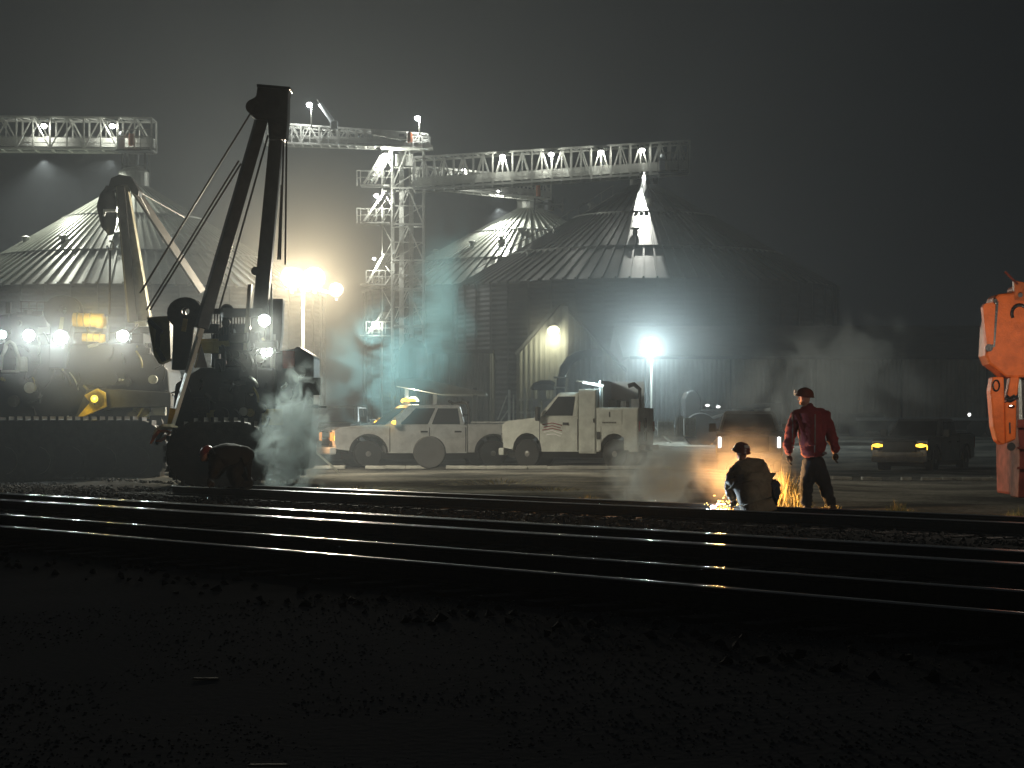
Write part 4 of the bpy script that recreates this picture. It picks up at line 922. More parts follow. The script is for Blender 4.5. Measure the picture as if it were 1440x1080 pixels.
D2 = 56.0
t2 = thing('sideboom_crane', 'black sideboom crane at the far left with row of white work lamps', 'sideboom crane', Vector((P(90, 0, D2).x, D2, -.05)), group='sideboom cranes')
p = lambda x, y, o=0: P(x, y, D2 + o)
mb = MB(); mb.beam(p(172, 262, .1), p(197, 452, 0), .32, .34, w2=.60, h2=.4); lg = mb.build('boom_leg', 'boom', t2, bevel=.02)
mb = MB(); mb.beam(p(170, 262, -.1), p(188, 452, -.25), .20, .08); mb.build('web_shade_plate', 'boom_dark', lg)
mb = MB(); mb.prism([p(152, 262), p(156, 250), p(168, 245), p(184, 248), p(196, 268), p(194, 276), p(186, 272), p(180, 262), p(158, 270)], (0, .5, 0)); mb.build('boom_head', 'machine_black', t2, bevel=.03)
mb = MB(); mb.beam(p(186, 262, .8), p(284, 410, 1.8), .16, .18); mb.build('boom_leg', 'boom_dark', t2)
mb = MB(); mb.path([p(155, 262, -.1), p(152, 275, -.1), p(150, 290, -.1), p(153, 318, -.1), p(156, 330, -.1)], [.12, .22, .27, .20, .09], 12); hk = mb.build('hook_block', 'machine_black', t2, smooth=True)
mb = MB(); mb.box(p(154, 296, -.4), (.32, .06, .07)); mb.beam(p(148, 296, -.42), p(146, 304, -.42), .05); mb.build('block_band', 'tarp', hk)
mb = MB(); q = [p(155 + 4.5 * math.cos(a), 345 + 6 * math.sin(a), -.1) for a in [R(-110 + i * 32) for i in range(10)]]; mb.path(q, .028, 8); mb.build('hook', 'chrome', hk)
mb = MB(); mb.tube(p(155, 350, -.1), p(154, 442, -.1), .028, n=6); mb.build('cable', 'cable', t2)
for a, b2 in (((196, 270), (260, 306)), ((193, 268), (230, 340))):
    mb = MB(); mb.tube(p(*a, .3), p(*b2, 1.8), .012, n=6); mb.build('cable', 'cable', t2)
track_assembly(t2, -40, 236, 590, 680, D2 - 2.0, .65)
track_assembly(t2, -10, 245, 600, 668, D2 + 1.5, .65)
mb = MB(); mb.prism([p(-60, 664), p(-60, 500), p(0, 484), p(200, 482), p(236, 520), p(246, 664)], (0, 2.2, 0)); mb.build('hull', 'machine_black', t2, bevel=.06)
mb = MB(); mb.prism([p(-40, 500, .3), p(-30, 448, .3), p(20, 440, .3), p(62, 444, .3), p(70, 470, .3), p(118, 466, .3), p(200, 468, .3), p(206, 500, .3)], (0, 1.7, 0)); mb.build('engine_deck', 'machine_black', t2, bevel=.05)
eye_plate(t2, 88, 438, D2 - .3, 1.5)
mb = MB(); mb.beam(p(12, 441, .2), p(12, 425, .2), .12); mb.beam(p(24, 442, .2), p(60, 440, .2), .12, .1); mb.tube(p(40, 442, .2), p(40, 436, .2), .12, n=8); mb.build('exhaust_pipe', 'greasy', t2)
mb = MB(); mb.beam(p(13, 448, .0), p(13, 440, .0), .06); mb.build('chrome_stack', 'chrome', t2)
# curved cab guard at the frame's left edge
mb = MB(); mb.path([p(1, 520, -.4), p(3, 500, -.4), p(8, 484, -.4), p(14, 480, -.4), p(20, 484, -.4), p(26, 500, -.4), p(29, 522, -.4)], .045, 8); mb.beam(p(2, 522, -.4), p(27, 522, -.4), .08, .06); mb.build('cab_guard', 'galv', t2)
# lit yellow beacon housings
for (x0, x1, y0, y1) in ((103, 152, 440, 459), (116, 154, 469, 480)):
    mb = MB(); mb.tube(p(x0, (y0 + y1) / 2, -.35), p(x1 - 6, (y0 + y1) / 2 + 1, -.35), (y1 - y0) / F * D2 / 2, n=16); mb.sphere(p(x1 - 12, (y0 + y1) / 2 + 2, -.35), (y1 - y0) / F * D2 * .55, n=14); bb = mb.build('filter_canister', 'yellow', t2, smooth=False)
    mb = MB()
    for q in range(3): mb.tube(p(x0 + 6 + q * 9, (y0 + y1) / 2, -.36), p(x0 + 7.5 + q * 9, (y0 + y1) / 2, -.36), (y1 - y0) / F * D2 / 2 + .02, n=16)
    mb.build('canister_band', 'olive', bb)
mb = MB(); mb.prism([p(104, 590, -.5), p(112, 572, -.5), p(122, 548, -.5), p(146, 546, -.5), p(240, 552, -.5), p(240, 572, -.5), p(160, 574, -.5), p(132, 580, -.5)], (0, .35, 0)); mb.build('dozer_frame', 'boom_dark', t2, bevel=.02)
mb = MB(); mb.prism([p(104, 592, -.66), p(126, 566, -.66), p(118, 556, -.66), p(136, 546, -.66), p(148, 552, -.66), p(150, 572, -.66)], (0, .12, 0)); mb.build('wedge_plate', 'yellow', t2, bevel=.02)
flood(133, 561, D2 - .9, 'yellow lamp shining on a wedge of yellow steel low on the left crane', 22, (1, .78, .2), 'lamp_yellow', .10, cat='work lamp', face=(0, -1, .1))
lamp(p(128, 450, -1.1), 30, (1, .8, .25), t2, .08); lamp(p(132, 474, -1.0), 14, (1, .8, .25), t2, .06)
for x, y, pw, r, lab in ((4, 470, 90, .10, 'white work lamp cut by the left edge of the photo'), (41, 471, 170, .15, 'white work lamp with greenish rim, second from the left edge'), (86, 474, 260, .18, 'largest white work lamp, below the drilled round plate'), (173, 472, 180, .15, 'white work lamp at the foot of the left crane boom')):
    flood(x, y, D2 - .9, lab, pw, (.88, 1, .97), 'lamp_cool', r, cone=165, cat='work lamp', group='work lamps on the left crane')
mb = MB(); mb.beam(p(-4, 640, -1.6), p(3, 655, -1.6), .06); mb.build('edge_strip', 'galv', t2)

def clutter(t, D, x0, x1, yt, yb, n, seed):
    rnd = random.Random(seed)
    for k in range(n):
        x = rnd.uniform(x0, x1); y = rnd.uniform(yt, yb); z = rnd.uniform(-.25, -.05); m_ = rnd.choice(('greasy', 'rubber', 'machine_black', 'olive', 'boom_dark', 'greasy', 'galv'))
        kind = rnd.random(); mb = MB()
        if kind < .4:
            pts = [P(x, y, D + z)]
            dx, dy = rnd.uniform(-16, 16), rnd.uniform(6, 26)
            for q in range(1, 6): pts.append(P(x + dx * q / 5 + 2.2 * math.sin(q * .7), y + dy * q / 5, D + z - .08 * math.sin(q * .6)))
            mb.path(pts, rnd.uniform(.018, .04), 7); mb.build('hydraulic_hose', m_, t, smooth=True)
        elif kind < .7:
            w_, h_ = rnd.uniform(.15, .5), rnd.uniform(.12, .4); c = P(x, y, D + z + .1)
            mb.box(c, (w_, .2, h_)); mb.box(c + Vector((0, -.11, 0)), (w_ * .7, .02, h_ * .6))
            for a in (-1, 1):
                for b_ in (-1, 1): mb.tube(c + Vector((a * w_ * .42, -.1, b_ * h_ * .4)), c + Vector((a * w_ * .42, -.13, b_ * h_ * .4)), .018, n=6)
            mb.build('access_panel', m_, t, bevel=.008)
        elif kind < .85:
            a = P(x, y, D + z); b_ = P(x + rnd.uniform(-30, 30), y + rnd.uniform(-8, 14), D + z); mb.tube(a, a.lerp(b_, .55), .05, n=10); mb.tube(a.lerp(b_, .5), b_, .028, n=8); mb.build('hydraulic_ram', m_, t)
        else:
            c = P(x, y, D + z); r_ = rnd.uniform(.08, .2); mb.tube(c, c + Vector((0, .2, 0)), r_, n=16); mb.tube(c - Vector((0, .02, 0)), c, r_ * .5, n=12); mb.build('wheel_hub', m_, t)

clutter(t1, D1 - .1, 290, 384, 452, 516, 22, 1); clutter(t1, D1 - .1, 250, 384, 520, 590, 26, 2); clutter(t1, D1 + .35, 388, 436, 500, 640, 16, 3)
clutter(t2, D2 - .1, 0, 232, 505, 590, 44, 4); clutter(t2, D2 + .1, -10, 205, 452, 500, 30, 5); clutter(t2, D2 + .5, 196, 240, 446, 512, 10, 6)
for i in range(7):
    mb = MB(); x = 30 + i * 11; mb.beam(p(x, 444, .3), p(x, 424, .3), .03); mb.build('handrail_post', 'boom_dark', t2)
mb = MB(); mb.beam(p(28, 424, .3), p(98, 426, .3), .03); mb.beam(p(28, 434, .3), p(98, 435, .3), .03); mb.build('handrail', 'boom_dark', t2)

# lifting sling draped on a dark block
t = thing('lifting_sling', 'crumpled orange and cream webbing sling hanging at the pale boom foot', 'sling', P(235, 602, 47.3))
q = lambda x, y, o=0: P(x, y, 47.25 + o)
mb = MB(); mb.path([q(216, 612), q(221, 604), q(230, 600), q(240, 600), q(248, 602), q(253, 606)], [.03, .05, .07, .07, .05, .02], 6); mb.build('webbing', 'webbing_w', t)
mb = MB(); mb.path([q(212, 624), q(217, 614), q(224, 605), q(232, 606), q(240, 608), q(234, 614), q(226, 620), q(219, 620)], [.02, .045, .055, .04, .05, .045, .035, .02], 6); mb.build('webbing', 'webbing', t)

# ---------------------------------------------------------------- orange machine at the right edge
DO = 30.5
t = thing('orange_rail_crane', 'orange hydraulic crane arm over a rusty red base at the right edge', 'crane', Vector((P(1480, 0, DO).x, DO, -.12)))
o_ = lambda x, y, k=0: P(x, y, DO + k)
mb = MB(); mb.prism([o_(1398, 419), o_(1404, 413), o_(1426, 411), o_(1428, 402), o_(1440, 398), o_(1470, 402), o_(1500, 430), o_(1510, 500), o_(1480, 530), o_(1440, 531), o_(1415, 531), o_(1402, 520), o_(1391, 512), o_(1386, 500), o_(1388, 460)], (0, .5, 0)); ob = mb.build('arm_head', 'orange', t, bevel=.035)
mb = MB(); mb.prism([o_(1426, 394, -.01), o_(1446, 398, -.01), o_(1446, 424, -.01), o_(1427, 422, -.01)], (0, .12, 0)); mb.build('lug', 'orange_dk', ob, bevel=.01)
mb = MB(); mb.tube(o_(1435, 415, -.04), o_(1435, 415, .02), .033, n=14); mb.build('lug_hole', 'plastic', ob)
mb = MB(); mb.beam(o_(1413, 382), o_(1431, 400), .03); mb.build('rod_antenna', 'rust', ob)
mb = MB(); mb.path([o_(1386, 432, -.08), o_(1392, 430, -.08), o_(1392.5, 431, -.08)], .03, 6); mb.prism([o_(1382, 432, -.14), o_(1385, 427, -.14), o_(1395, 425, -.14), o_(1400, 428, -.14), o_(1397, 484, -.14), o_(1388, 486, -.14)], (0, .14, 0)); mb.build('cylinder_sleeve', 'orange', t, bevel=.02)
mb = MB(); mb.beam(o_(1402, 424, -.08), o_(1397, 488, -.08), .035, .05); mb.tube(o_(1391, 489, -.2), o_(1391, 489, .1), .055, n=12); mb.tube(o_(1400, 423, -.1), o_(1400, 423, .1), .03, n=10); mb.build('cylinder_rod', 'greasy', t)
mb = MB(); mb.path([o_(1434 + 11 * math.cos(R(a)), 441 + 12 * math.sin(R(a)), -.02) for a in range(150, 330, 20)], .025, 8); mb.build('hose_loop', 'greasy', t)
mb = MB(); mb.prism([o_(1396, 530, -.05), o_(1412, 530, -.05), o_(1413, 560, -.05), o_(1414, 624, -.05), o_(1410, 626, -.05), o_(1402, 620, -.05), o_(1397, 600, -.05), o_(1393, 550, -.05)], (0, .28, 0)); ar = mb.build('grapple_arm', 'orange', t, bevel=.025)
mb = MB(); mb.path([o_(1401 + 4.5 * math.cos(R(a)), 542 + 7.5 * math.sin(R(a)), -.07) for a in range(0, 361, 24)], .012, 6); mb.build('pin_ring', 'greasy', ar)
mb = MB(); mb.prism([o_(1421, 530, -.02), o_(1434, 530, -.02), o_(1431, 556, -.02), o_(1416, 560, -.02)], (0, .2, 0)); mb.build('link_bar', 'orange', t, bevel=.02)
mb = MB(); mb.prism([o_(1413, 566, -.08), o_(1430, 562, -.08), o_(1429, 618, -.08), o_(1414, 624, -.08)], (0, .3, 0)); a2 = mb.build('grapple_arm', 'orange', t, bevel=.025)
mb = MB(); mb.beam(o_(1420, 594, -.1), o_(1420.6, 609, -.1), .02, .012); mb.build('slot', 'plastic', a2)
mb = MB(); mb.path([o_(1415, 556, -.1), o_(1420, 560, -.1), o_(1427, 556, -.1)], .022, 6); mb.path([o_(1415, 562, -.1), o_(1421, 564, -.1), o_(1427, 561, -.1)], .018, 6); mb.build('clamp_band', 'greasy', a2)
mb = MB(); mb.tube(o_(1422, 628, -.1), o_(1422, 628, .2), .06, n=12); mb.build('foot_pin', 'greasy', a2)
mb = MB(); mb.prism([o_(1431, 590, .1), o_(1480, 590, .1), o_(1480, 700, .1), o_(1432, 700, .1), o_(1434, 640, .1)], (0, .5, 0)); mb.build('base_column', 'rust', t, bevel=.02)
mb = MB()
for y in (600, 630, 658): mb.beam(o_(1430, y, .06), o_(1482, y, .06), .03, .03)
mb.build('step', 'rust', t)
mb = MB(); mb.prism([o_(1448, 560, .1), o_(1620, 540, .1), o_(1640, 690, .1), o_(1450, 700, .1)], (0, 2.2, 0)); mb.build('chassis', 'rust', t, bevel=.04)
mb = MB(); mb.prism([o_(1436, 530, .2), o_(1450, 530, .2), o_(1446, 590, .2), o_(1438, 590, .2)], (0, .2, 0)); mb.build('hydraulic_tube', 'greasy', t)
for x in (1500, 1590):
    mb = MB(); mb.lathe([(.2, -.14), (.42, -.14), (.45, 0), (.42, .14), (.2, .14)], Vector((P(x, 0, DO).x, DO - .1, .3)), 'Y', 24); mb.build('wheel', 'greasy', t)
fl = MB(); c = P(1466, 470, DO - 1.6); fl.tube(c, c + Vector((.08, -.05, 0)), .09, n=12); fl.beam(c, o_(1470, 440), .04); fl.build('work_lamp', 'plastic', t)
lamp(P(1460, 480, DO - 2.2), 110, (1, .88, .74), t, .1)  # unseen lamp added past the frame edge to brighten the orange arm
mb = MB(); mb.sphere(o_(1423, 571, -.12), .03, 1.6, .5, .6, 8); mb.build('marker_glint', 'chrome', a2)

# ---------------------------------------------------------------- people
def skinned(name, verts, edges, m, parent, sub=2, root=0, smooth=True):
    k = .62 if name == 'body' else 1.25 if name == 'trousers' else 1.26
    verts = [(v[0], tuple(a * k for a in v[1]) if isinstance(v[1], (tuple, list)) else v[1] * k) for v in verts]
    """verts: (world point, radius or (rx, ry))"""
    me = bpy.data.meshes.new(name); me.from_pydata([v[0] for v in verts], edges, []); me.update()
    o = bpy.data.objects.new(name, me); COL.objects.link(o)
    o.modifiers.new('skin', 'SKIN')
    me.skin_vertices if hasattr(me, 'skin_vertices') else None
    lay = me.skin_vertices[0].data
    for i, v in enumerate(verts):
        r = v[1] if isinstance(v[1], (tuple, list)) else (v[1], v[1]); lay[i].radius = r; lay[i].use_root = (i == root)
    sub = 3 if name in ('jacket', 'trousers') else sub; s = o.modifiers.new('sub', 'SUBSURF'); s.levels = sub; s.render_levels = sub
    dg = bpy.context.evaluated_depsgraph_get(); ev = o.evaluated_get(dg)
    nm = bpy.data.meshes.new_from_object(ev); o.modifiers.clear(); o.data = nm
    if name in ('jacket', 'trousers'):
        nm.update(); off = [(v.co.copy(), v.normal.copy()) for v in nm.vertices]
        for v, (c_, n_) in zip(nm.vertices, off):
            q_ = Vector((c_.x * 7, c_.y * 7, c_.z * 16)); v.co = c_ + n_ * (.020 * mnoise.fractal(q_, 1, 2, 3) + .010 * mnoise.noise(c_ * 30))
    nm.transform(W[parent.name].inverted()); nm.materials.clear(); nm.materials.append(M[m]); nm.shade_smooth()
    o.parent = parent; W[o.name] = W[parent.name]
    return o
def chain(*groups):
    verts, edges, idx = [], [], {}
    for g_ in groups:
        prev = None
        for item in g_:
            if isinstance(item, str): k = idx[item]
            else:
                nm, v = item[0], item[1:]
                if nm in idx: k = idx[nm]
                else: k = len(verts); idx[nm] = k; verts.append((v[0], v[1]))
            if prev is not None and prev != k: edges.append((prev, k))
            prev = k
    return verts, edges
def hand(parent, wrist, tip_dir, side, m='glove'):
    """palm with four curled fingers and a thumb"""
    d = Vector(tip_dir).normalized(); s = Vector(side).normalized(); n = d.cross(s)
    mb = MB(); w = Vector(wrist)
    mb.sphere(w + d * .05, .05, 1.0, .75, 1.15, 12)
    for i, L in enumerate((.065, .075, .07, .055)):
        b0 = w + d * .085 + s * (-.03 + .02 * i); k1 = b0 + d * L * .5 + n * .008; k2 = k1 + d * L * .3 + n * .028
        mb.path([b0 - d * .03, b0, k1, k2], [.011, .0115, .0105, .008], 7)
    b0 = w + d * .03 + s * -.042; mb.path([b0, b0 + d * .03 - s * .018, b0 + d * .06 - s * .012 + n * .012], [.014, .013, .009], 7)
    return mb.build('hand', m, parent, smooth=True)
def head(parent, c, m='skin', face=(0, 1, 0)):
    f = Vector(face).normalized(); s = Vector((f.y, -f.x, 0)); mb = MB()
    mb.sphere(c, .1, .80, .95, 1.16, 16); mb.sphere(c + f * .045 + Vector((0, 0, -.06)), .06, .85, 1, .9, 12)
    mb.path([c + f * .09 + Vector((0, 0, .015)), c + f * .118 + Vector((0, 0, -.022)), c + f * .095 + Vector((0, 0, -.03))], [.008, .014, .006], 6)
    for k in (-1, 1):
        mb.sphere(c + s * k * .083 + Vector((0, 0, -.012)), .028, .35, .7, 1.1, 8)
        mb.sphere(c + s * k * .032 + f * .088 + Vector((0, 0, .012)), .012, n=8)
    mb.path([c + f * .1 - s * .025 + Vector((0, 0, -.065)), c + f * .108 + Vector((0, 0, -.064)), c + f * .1 + s * .025 + Vector((0, 0, -.065))], .006, 6)
    return mb.build('face', m, parent, smooth=True)
def hardhat(parent, c, m, face=(0, 1, 0), tilt=0.0):
    f = Vector(face).normalized(); s = Vector((f.y, -f.x, 0)); mb = MB(); n = 20; prof = [(.128, .0), (.122, .045), (.105, .085), (.07, .115), (.02, .128)]
    q = Matrix.Rotation(tilt, 3, s)
    rings = []
    for r, h in [(.140, -.012), (.138, -.004)] + prof:
        ring = []
        for i in range(n):
            a = i * 2 * math.pi / n; e = f * math.cos(a) * r * (1.14 if r < .14 else (1.32 if math.cos(a) > 0 else 1.08)) + s * math.sin(a) * r
            ring.append(mb.bm.verts.new(c + q @ (e + Vector((0, 0, h)))))
        rings.append(ring)
    for A, B in zip(rings, rings[1:]):
        for i in range(n): mb.bm.faces.new((A[i], A[(i + 1) % n], B[(i + 1) % n], B[i]))
    mb.bm.faces.new(rings[-1]); mb.bm.faces.new(rings[0][::-1])
    o = mb.build('hard_hat', m, parent, smooth=True)
    mb = MB(); mb.path([c + q @ (f * math.cos(a) * .112 + Vector((0, 0, .04 + .085 * math.sin(a)))) for a in [math.pi * i / 8 for i in range(9)]], .012, 6); mb.build('hat_ridge', m, o)
    return o

# standing man in the maroon jacket
DP = 33.0; s1 = F / DP
pp = lambda x, y, k=0: P(x, y, DP + k)
t = thing('person', 'person standing in a maroon jacket, back turned, arms at the sides', 'person', pp(1142, 718))
hc = pp(1132, 560, 0)
V, E = chain([('pelvis', pp(1146, 650, 0), .15), ('waist', pp(1143, 630), (.15, .13)), ('chest', pp(1139, 600), (.17, .14)), ('neckb', pp(1134, 577), .075), ('neck', pp(1132, 570), .06), ('skull', pp(1131, 558), .075)],
             ['chest', ('shL', pp(1121, 584), .075), ('elL', pp(1112, 615, .02), .055), ('wrL', pp(1110, 641, .05), .036), ('haL', pp(1110, 648, .05), .035)],
             ['chest', ('shR', pp(1158, 584), .075), ('elR', pp(1168, 613, .02), .055), ('wrR', pp(1173, 636, .05), .036), ('haR', pp(1174, 642, .05), .035)],
             ['pelvis', ('hpL', pp(1137, 658), .10), ('knL', pp(1133, 686, .04), .07), ('anL', pp(1135, 710, .02), .05), ('toL', pp(1134, 714, .16), .045)],
             ['pelvis', ('hpR', pp(1154, 658), .10), ('knR', pp(1162, 685, .06), .07), ('anR', pp(1170, 709, .02), .05), ('toR', pp(1171, 714, .16), .045)])
body = skinned('body', V, E, 'skin', t)
head(t, hc, 'skin', face=(-.75, .66, 0))
hardhat(t, hc + Vector((0, 0, .035)), 'hat_brown', face=(-.75, .66, 0), tilt=.12)
mb = MB(); mb.box(pp(1119, 551, .0), (.05, .05, .07)); mb.build('cap_lamp', 'hat_white', t, bevel=.015)
V, E = chain([('pelvis', pp(1144, 646), (.20, .165)), ('waist', pp(1143, 628), (.205, .165)), ('chest', pp(1141, 602), (.225, .175)), ('upper', pp(1139, 586), (.20, .145)), ('neckb', pp(1135, 574), (.10, .09)), ('collar', pp(1133, 569), (.085, .08))],
             ['upper', ('shL', pp(1121, 585), .105), ('uaL', pp(1114, 600), .085), ('elL', pp(1110, 617, .02), .075), ('faL', pp(1108, 630, .04), .065), ('wrL', pp(1109, 640, .05), .056)],
             ['upper', ('shR', pp(1159, 585), .105), ('uaR', pp(1165, 600), .085), ('elR', pp(1170, 615, .02), .072), ('faR', pp(1174, 628, .04), .062), ('wrR', pp(1175, 637, .05), .055)])
jk = skinned('jacket', V, E, 'jacket_red', t, root=2)
from mathutils.bvhtree import BVHTree
bv = BVHTree.FromPolygons([W[jk.name] @ v.co for v in jk.data.vertices], [p_.vertices[:] for p_ in jk.data.polygons])
for x0 in (1126, 1156):
    q_ = []
    for i in range(12):
        h_ = bv.ray_cast(pp(x0, 582 + i * 5, -1), Vector((0, 1, 0)))[0]
        if h_ is not None: q_.append(h_ + Vector((0, .004, 0)))
    if len(q_) > 2:
        mb = MB(); mb.path(q_, .014, 6); mb.build('jacket_strip', 'reflect', jk)
mb = MB(); mb.box(pp(1159, 637, -.12), (.07, .06, .05)); mb.build('belt_pouch', 'reflect', t, bevel=.01)
V, E = chain([('belt', pp(1143, 640), (.17, .14)), ('pelvis', pp(1144, 650), (.18, .15)), ('crotch', pp(1144, 660), (.16, .14)), ('hpL', pp(1136, 666), .115), ('knL', pp(1133, 686, .03), .092), ('caL', pp(1134, 700, .02), .082), ('anL', pp(1135, 714, .0), .078)],
             ['crotch', ('hpR', pp(1154, 666), .115), ('knR', pp(1161, 686, .05), .088), ('caR', pp(1166, 700, .02), .078), ('anR', pp(1170, 713, .0), .074)])
skinned('trousers', V, E, 'trousers', t, root=0)
for x in (1135, 1170):
    mb = MB(); g_ = ground_z(pp(x, 714).x, DP) + .01; b0 = pp(x, 716); b0.z = g_ + .05
    mb.path([b0 + Vector((0, -.07, 0)), b0 + Vector((0, .03, .01)), b0 + Vector((0, .2, -.01))], [.055, .055, .04], 8); mb.path([b0, b0 + Vector((0, 0, .14))], .06, 8); mb.build('boot', 'boot', t, smooth=True)
hand(t, pp(1110, 641, .05), (.02, 0, -1), (0, 1, 0)); hand(t, pp(1175, 638, .05), (-.02, 0, -1), (0, 1, 0))

# crouching welder
DQ = 32.6; s2 = F / DQ
pp = lambda x, y, k=0: P(x, y, DQ + k)
t = thing('person', 'person crouching in an olive work jacket beside the fire', 'person', pp(1060, 722))
hc = pp(1043, 637, .12); fc = (-.45, .85, 0)
V, E = chain([('pelvis', pp(1060, 702), .16), ('waist', pp(1056, 685, .05), (.16, .14)), ('chest', pp(1051, 662, .08), (.17, .14)), ('neckb', pp(1046, 650, .1), .07), ('skull', pp(1043, 640, .12), .07)],
             ['chest', ('shL', pp(1034, 660, .1), .07), ('elL', pp(1026, 690, .25), .055), ('wrL', pp(1034, 704, .42), .038)],
             ['chest', ('shR', pp(1070, 657, .1), .07), ('elR', pp(1080, 684, .3), .055), ('wrR', pp(1064, 694, .5), .038)],
             ['pelvis', ('knR', pp(1090, 676, .35), .075), ('anR', pp(1083, 712, .2), .05)],
             ['pelvis', ('knL', pp(1040, 690, .5), .075), ('anL', pp(1046, 712, .3), .05)])
skinned('body', V, E, 'skin', t)
head(t, hc, 'skin', face=fc); hardhat(t, hc + Vector((0, 0, .035)), 'hat_brown', face=fc, tilt=.35)
mb = MB(); mb.box(pp(1049.5, 628, .0), (.075, .05, .05)); mb.build('cap_lamp', 'hat_white', t, bevel=.015)
V, E = chain([('hem', pp(1062, 704, 0), (.22, .19)), ('pelvis', pp(1060, 697, .0), (.255, .2)), ('waist', pp(1057, 682, .04), (.25, .19)), ('chest', pp(1053, 666, .08), (.23, .17)), ('upper', pp(1050, 655, .1), (.18, .13)), ('neckb', pp(1046, 647, .1), (.085, .08))],
             ['upper', ('shL', pp(1036, 659, .1), .105), ('uaL', pp(1030, 670, .15), .09), ('elL', pp(1027, 686, .24), .085), ('faL', pp(1029, 696, .34), .07), ('wrL', pp(1033, 702, .40), .055)],
             ['upper', ('shR', pp(1067, 656, .1), .11), ('uaR', pp(1075, 668, .15), .095), ('elR', pp(1079, 684, .28), .085), ('faR', pp(1070, 691, .4), .07), ('wrR', pp(1064, 694, .48), .055)])
skinned('jacket', V, E, 'jacket_tan', t, root=1)
V, E = chain([('pelvis', pp(1064, 704, .05), .16), ('thR', pp(1078, 692, .2), .12), ('knR', pp(1090, 678, .32), .10), ('shR', pp(1089, 694, .26), .088), ('anR', pp(1084, 711, .18), .07)],
             ['pelvis', ('thL', pp(1052, 698, .3), .12), ('knL', pp(1042, 690, .5), .10), ('anL', pp(1048, 711, .3), .07)])
skinned('trousers', V, E, 'jeans', t, root=0)
for x, k in ((1084, .18), (1048, .3)):
    b0 = pp(x, 716, k); b0.z = ground_z(b0.x, b0.y) + .06; mb = MB(); mb.path([b0 + Vector((0, -.08, 0)), b0 + Vector((0, .04, .01)), b0 + Vector((-.04, .2, -.01))], [.05, .055, .04], 8); mb.path([b0, b0 + Vector((0, 0, .12))], .06, 8); mb.build('boot', 'boot', t, smooth=True)
hand(t, pp(1034, 703, .42), (-.4, .3, -.8), (.6, .6, 0)); hand(t, pp(1063, 694, .5), (-.7, .5, -.5), (.4, .8, 0))
tt = thing('cutting_torch', 'thin metal cutting torch held over the fire by the crouching worker', 'cutting torch', pp(1030, 708, .4))
mb = MB(); mb.path([pp(1037, 697, .42), pp(1031, 705, .40), pp(1025, 709, .38), pp(1010, 712, .3)], [.014, .013, .01, .008], 8); mb.build('torch_tube', 'chrome', tt)
mb = MB(); mb.tube(pp(1010, 712, .3), pp(1007, 713, .28), .014, .006, n=8); mb.build('nozzle', 'chrome', tt)

# bent worker in the dark by the near crane
DN = 43.0; pp = lambda x, y, k=0: P(x, y, DN + k)
t = thing('person', 'person crouched over in the dark below the nearer crane', 'person', pp(330, 690))
V, E = chain([('pelvis', pp(350, 642, .1), .15), ('waist', pp(336, 634, .05), .14), ('chest', pp(316, 634), .16), ('neckb', pp(302, 638, -.02), .08), ('skull', pp(294, 640, -.05), .09)],
             ['chest', ('shL', pp(308, 640, -.15), .07), ('elL', pp(300, 662, -.2), .05), ('wrL', pp(292, 676, -.2), .035)],
             ['pelvis', ('knR', pp(350, 662, .14), .075), ('anR', pp(352, 684, .1), .05)])
skinned('body', V, E, 'jacket_dk', t)
V, E = chain([('hip', pp(352, 652, .1), .21), ('waist', pp(340, 640, .05), .22), ('chest', pp(318, 636), .27), ('neckb', pp(301, 639, -.02), .20)],
             ['chest', ('shL', pp(306, 646, -.14), .14), ('elL', pp(302, 662, -.2), .11), ('wrL', pp(296, 674, -.22), .06)],
             ['chest', ('shR', pp(312, 646, .16), .14), ('elR', pp(306, 662, .2), .11), ('wrR', pp(300, 675, .2), .06)])
skinned('jacket', V, E, 'jacket_dk', t, root=2)
V, E = chain([('pelvis', pp(353, 654, .1), .2), ('knL', pp(326, 664, -.12), .15), ('anL', pp(338, 686, -.1), .10)], ['pelvis', ('knR', pp(338, 666, .16), .15), ('anR', pp(352, 686, .1), .10)])
skinned('trousers', V, E, 'trousers', t)
hardhat(t, pp(291, 636, -.06), 'hat_red', face=(-1, 0, 0), tilt=-.7)
head(t, pp(289, 641, -.06), 'skin', face=(-1, 0, 0))
hand(t, pp(295, 676, -.2), (-.2, 0, -1), (0, 1, 0)); hand(t, pp(299, 677, .2), (-.2, 0, -1), (0, 1, 0))

# ---------------------------------------------------------------- fire, sparks, grass, scraps
random.seed(3)
fp = P(1018, 714, 33.3)
mb = MB()
for i in range(16):
    x = random.uniform(-.12, .16); h = random.uniform(.05, .22) * (1 - abs(x) * 2.0); b0 = fp + Vector((x, random.uniform(-.1, .1), -.05))
    mb.path([b0, b0 + Vector((random.uniform(-.02, .02), 0, h * .4)), b0 + Vector((random.uniform(-.04, .04), 0, h))], [.022, .016, .002], 6)
t = mb.build('fire', 'flame', smooth=True); stuff(t, 'small yellow fire burning on the ground beside the crouching worker', 'fire')
mb = MB()
for i in range(90):
    a = random.gauss(0, .13); z = abs(random.gauss(0, .11)); mb.sphere(fp + Vector((a, random.uniform(-.15, .15), z - .06)), random.uniform(.005, .013), n=6)
stuff(mb.build('sparks', 'spark'), 'yellow sparks scattered round the cutting flame', 'sparks')
tp = P(1003, 713, 33.1); mb = MB(); mb.sphere(tp, .035, 1.3, 1, .8, 12); stuff(mb.build('flame', 'torch', smooth=True), 'pinkish white hot spot where the torch meets the rail', 'flame')
lamp(P(1019, 703, 33.6) + Vector((0, .25, .12)), 480, (1, .50, .16), None, .12, name='fire_glow')
mb = MB()
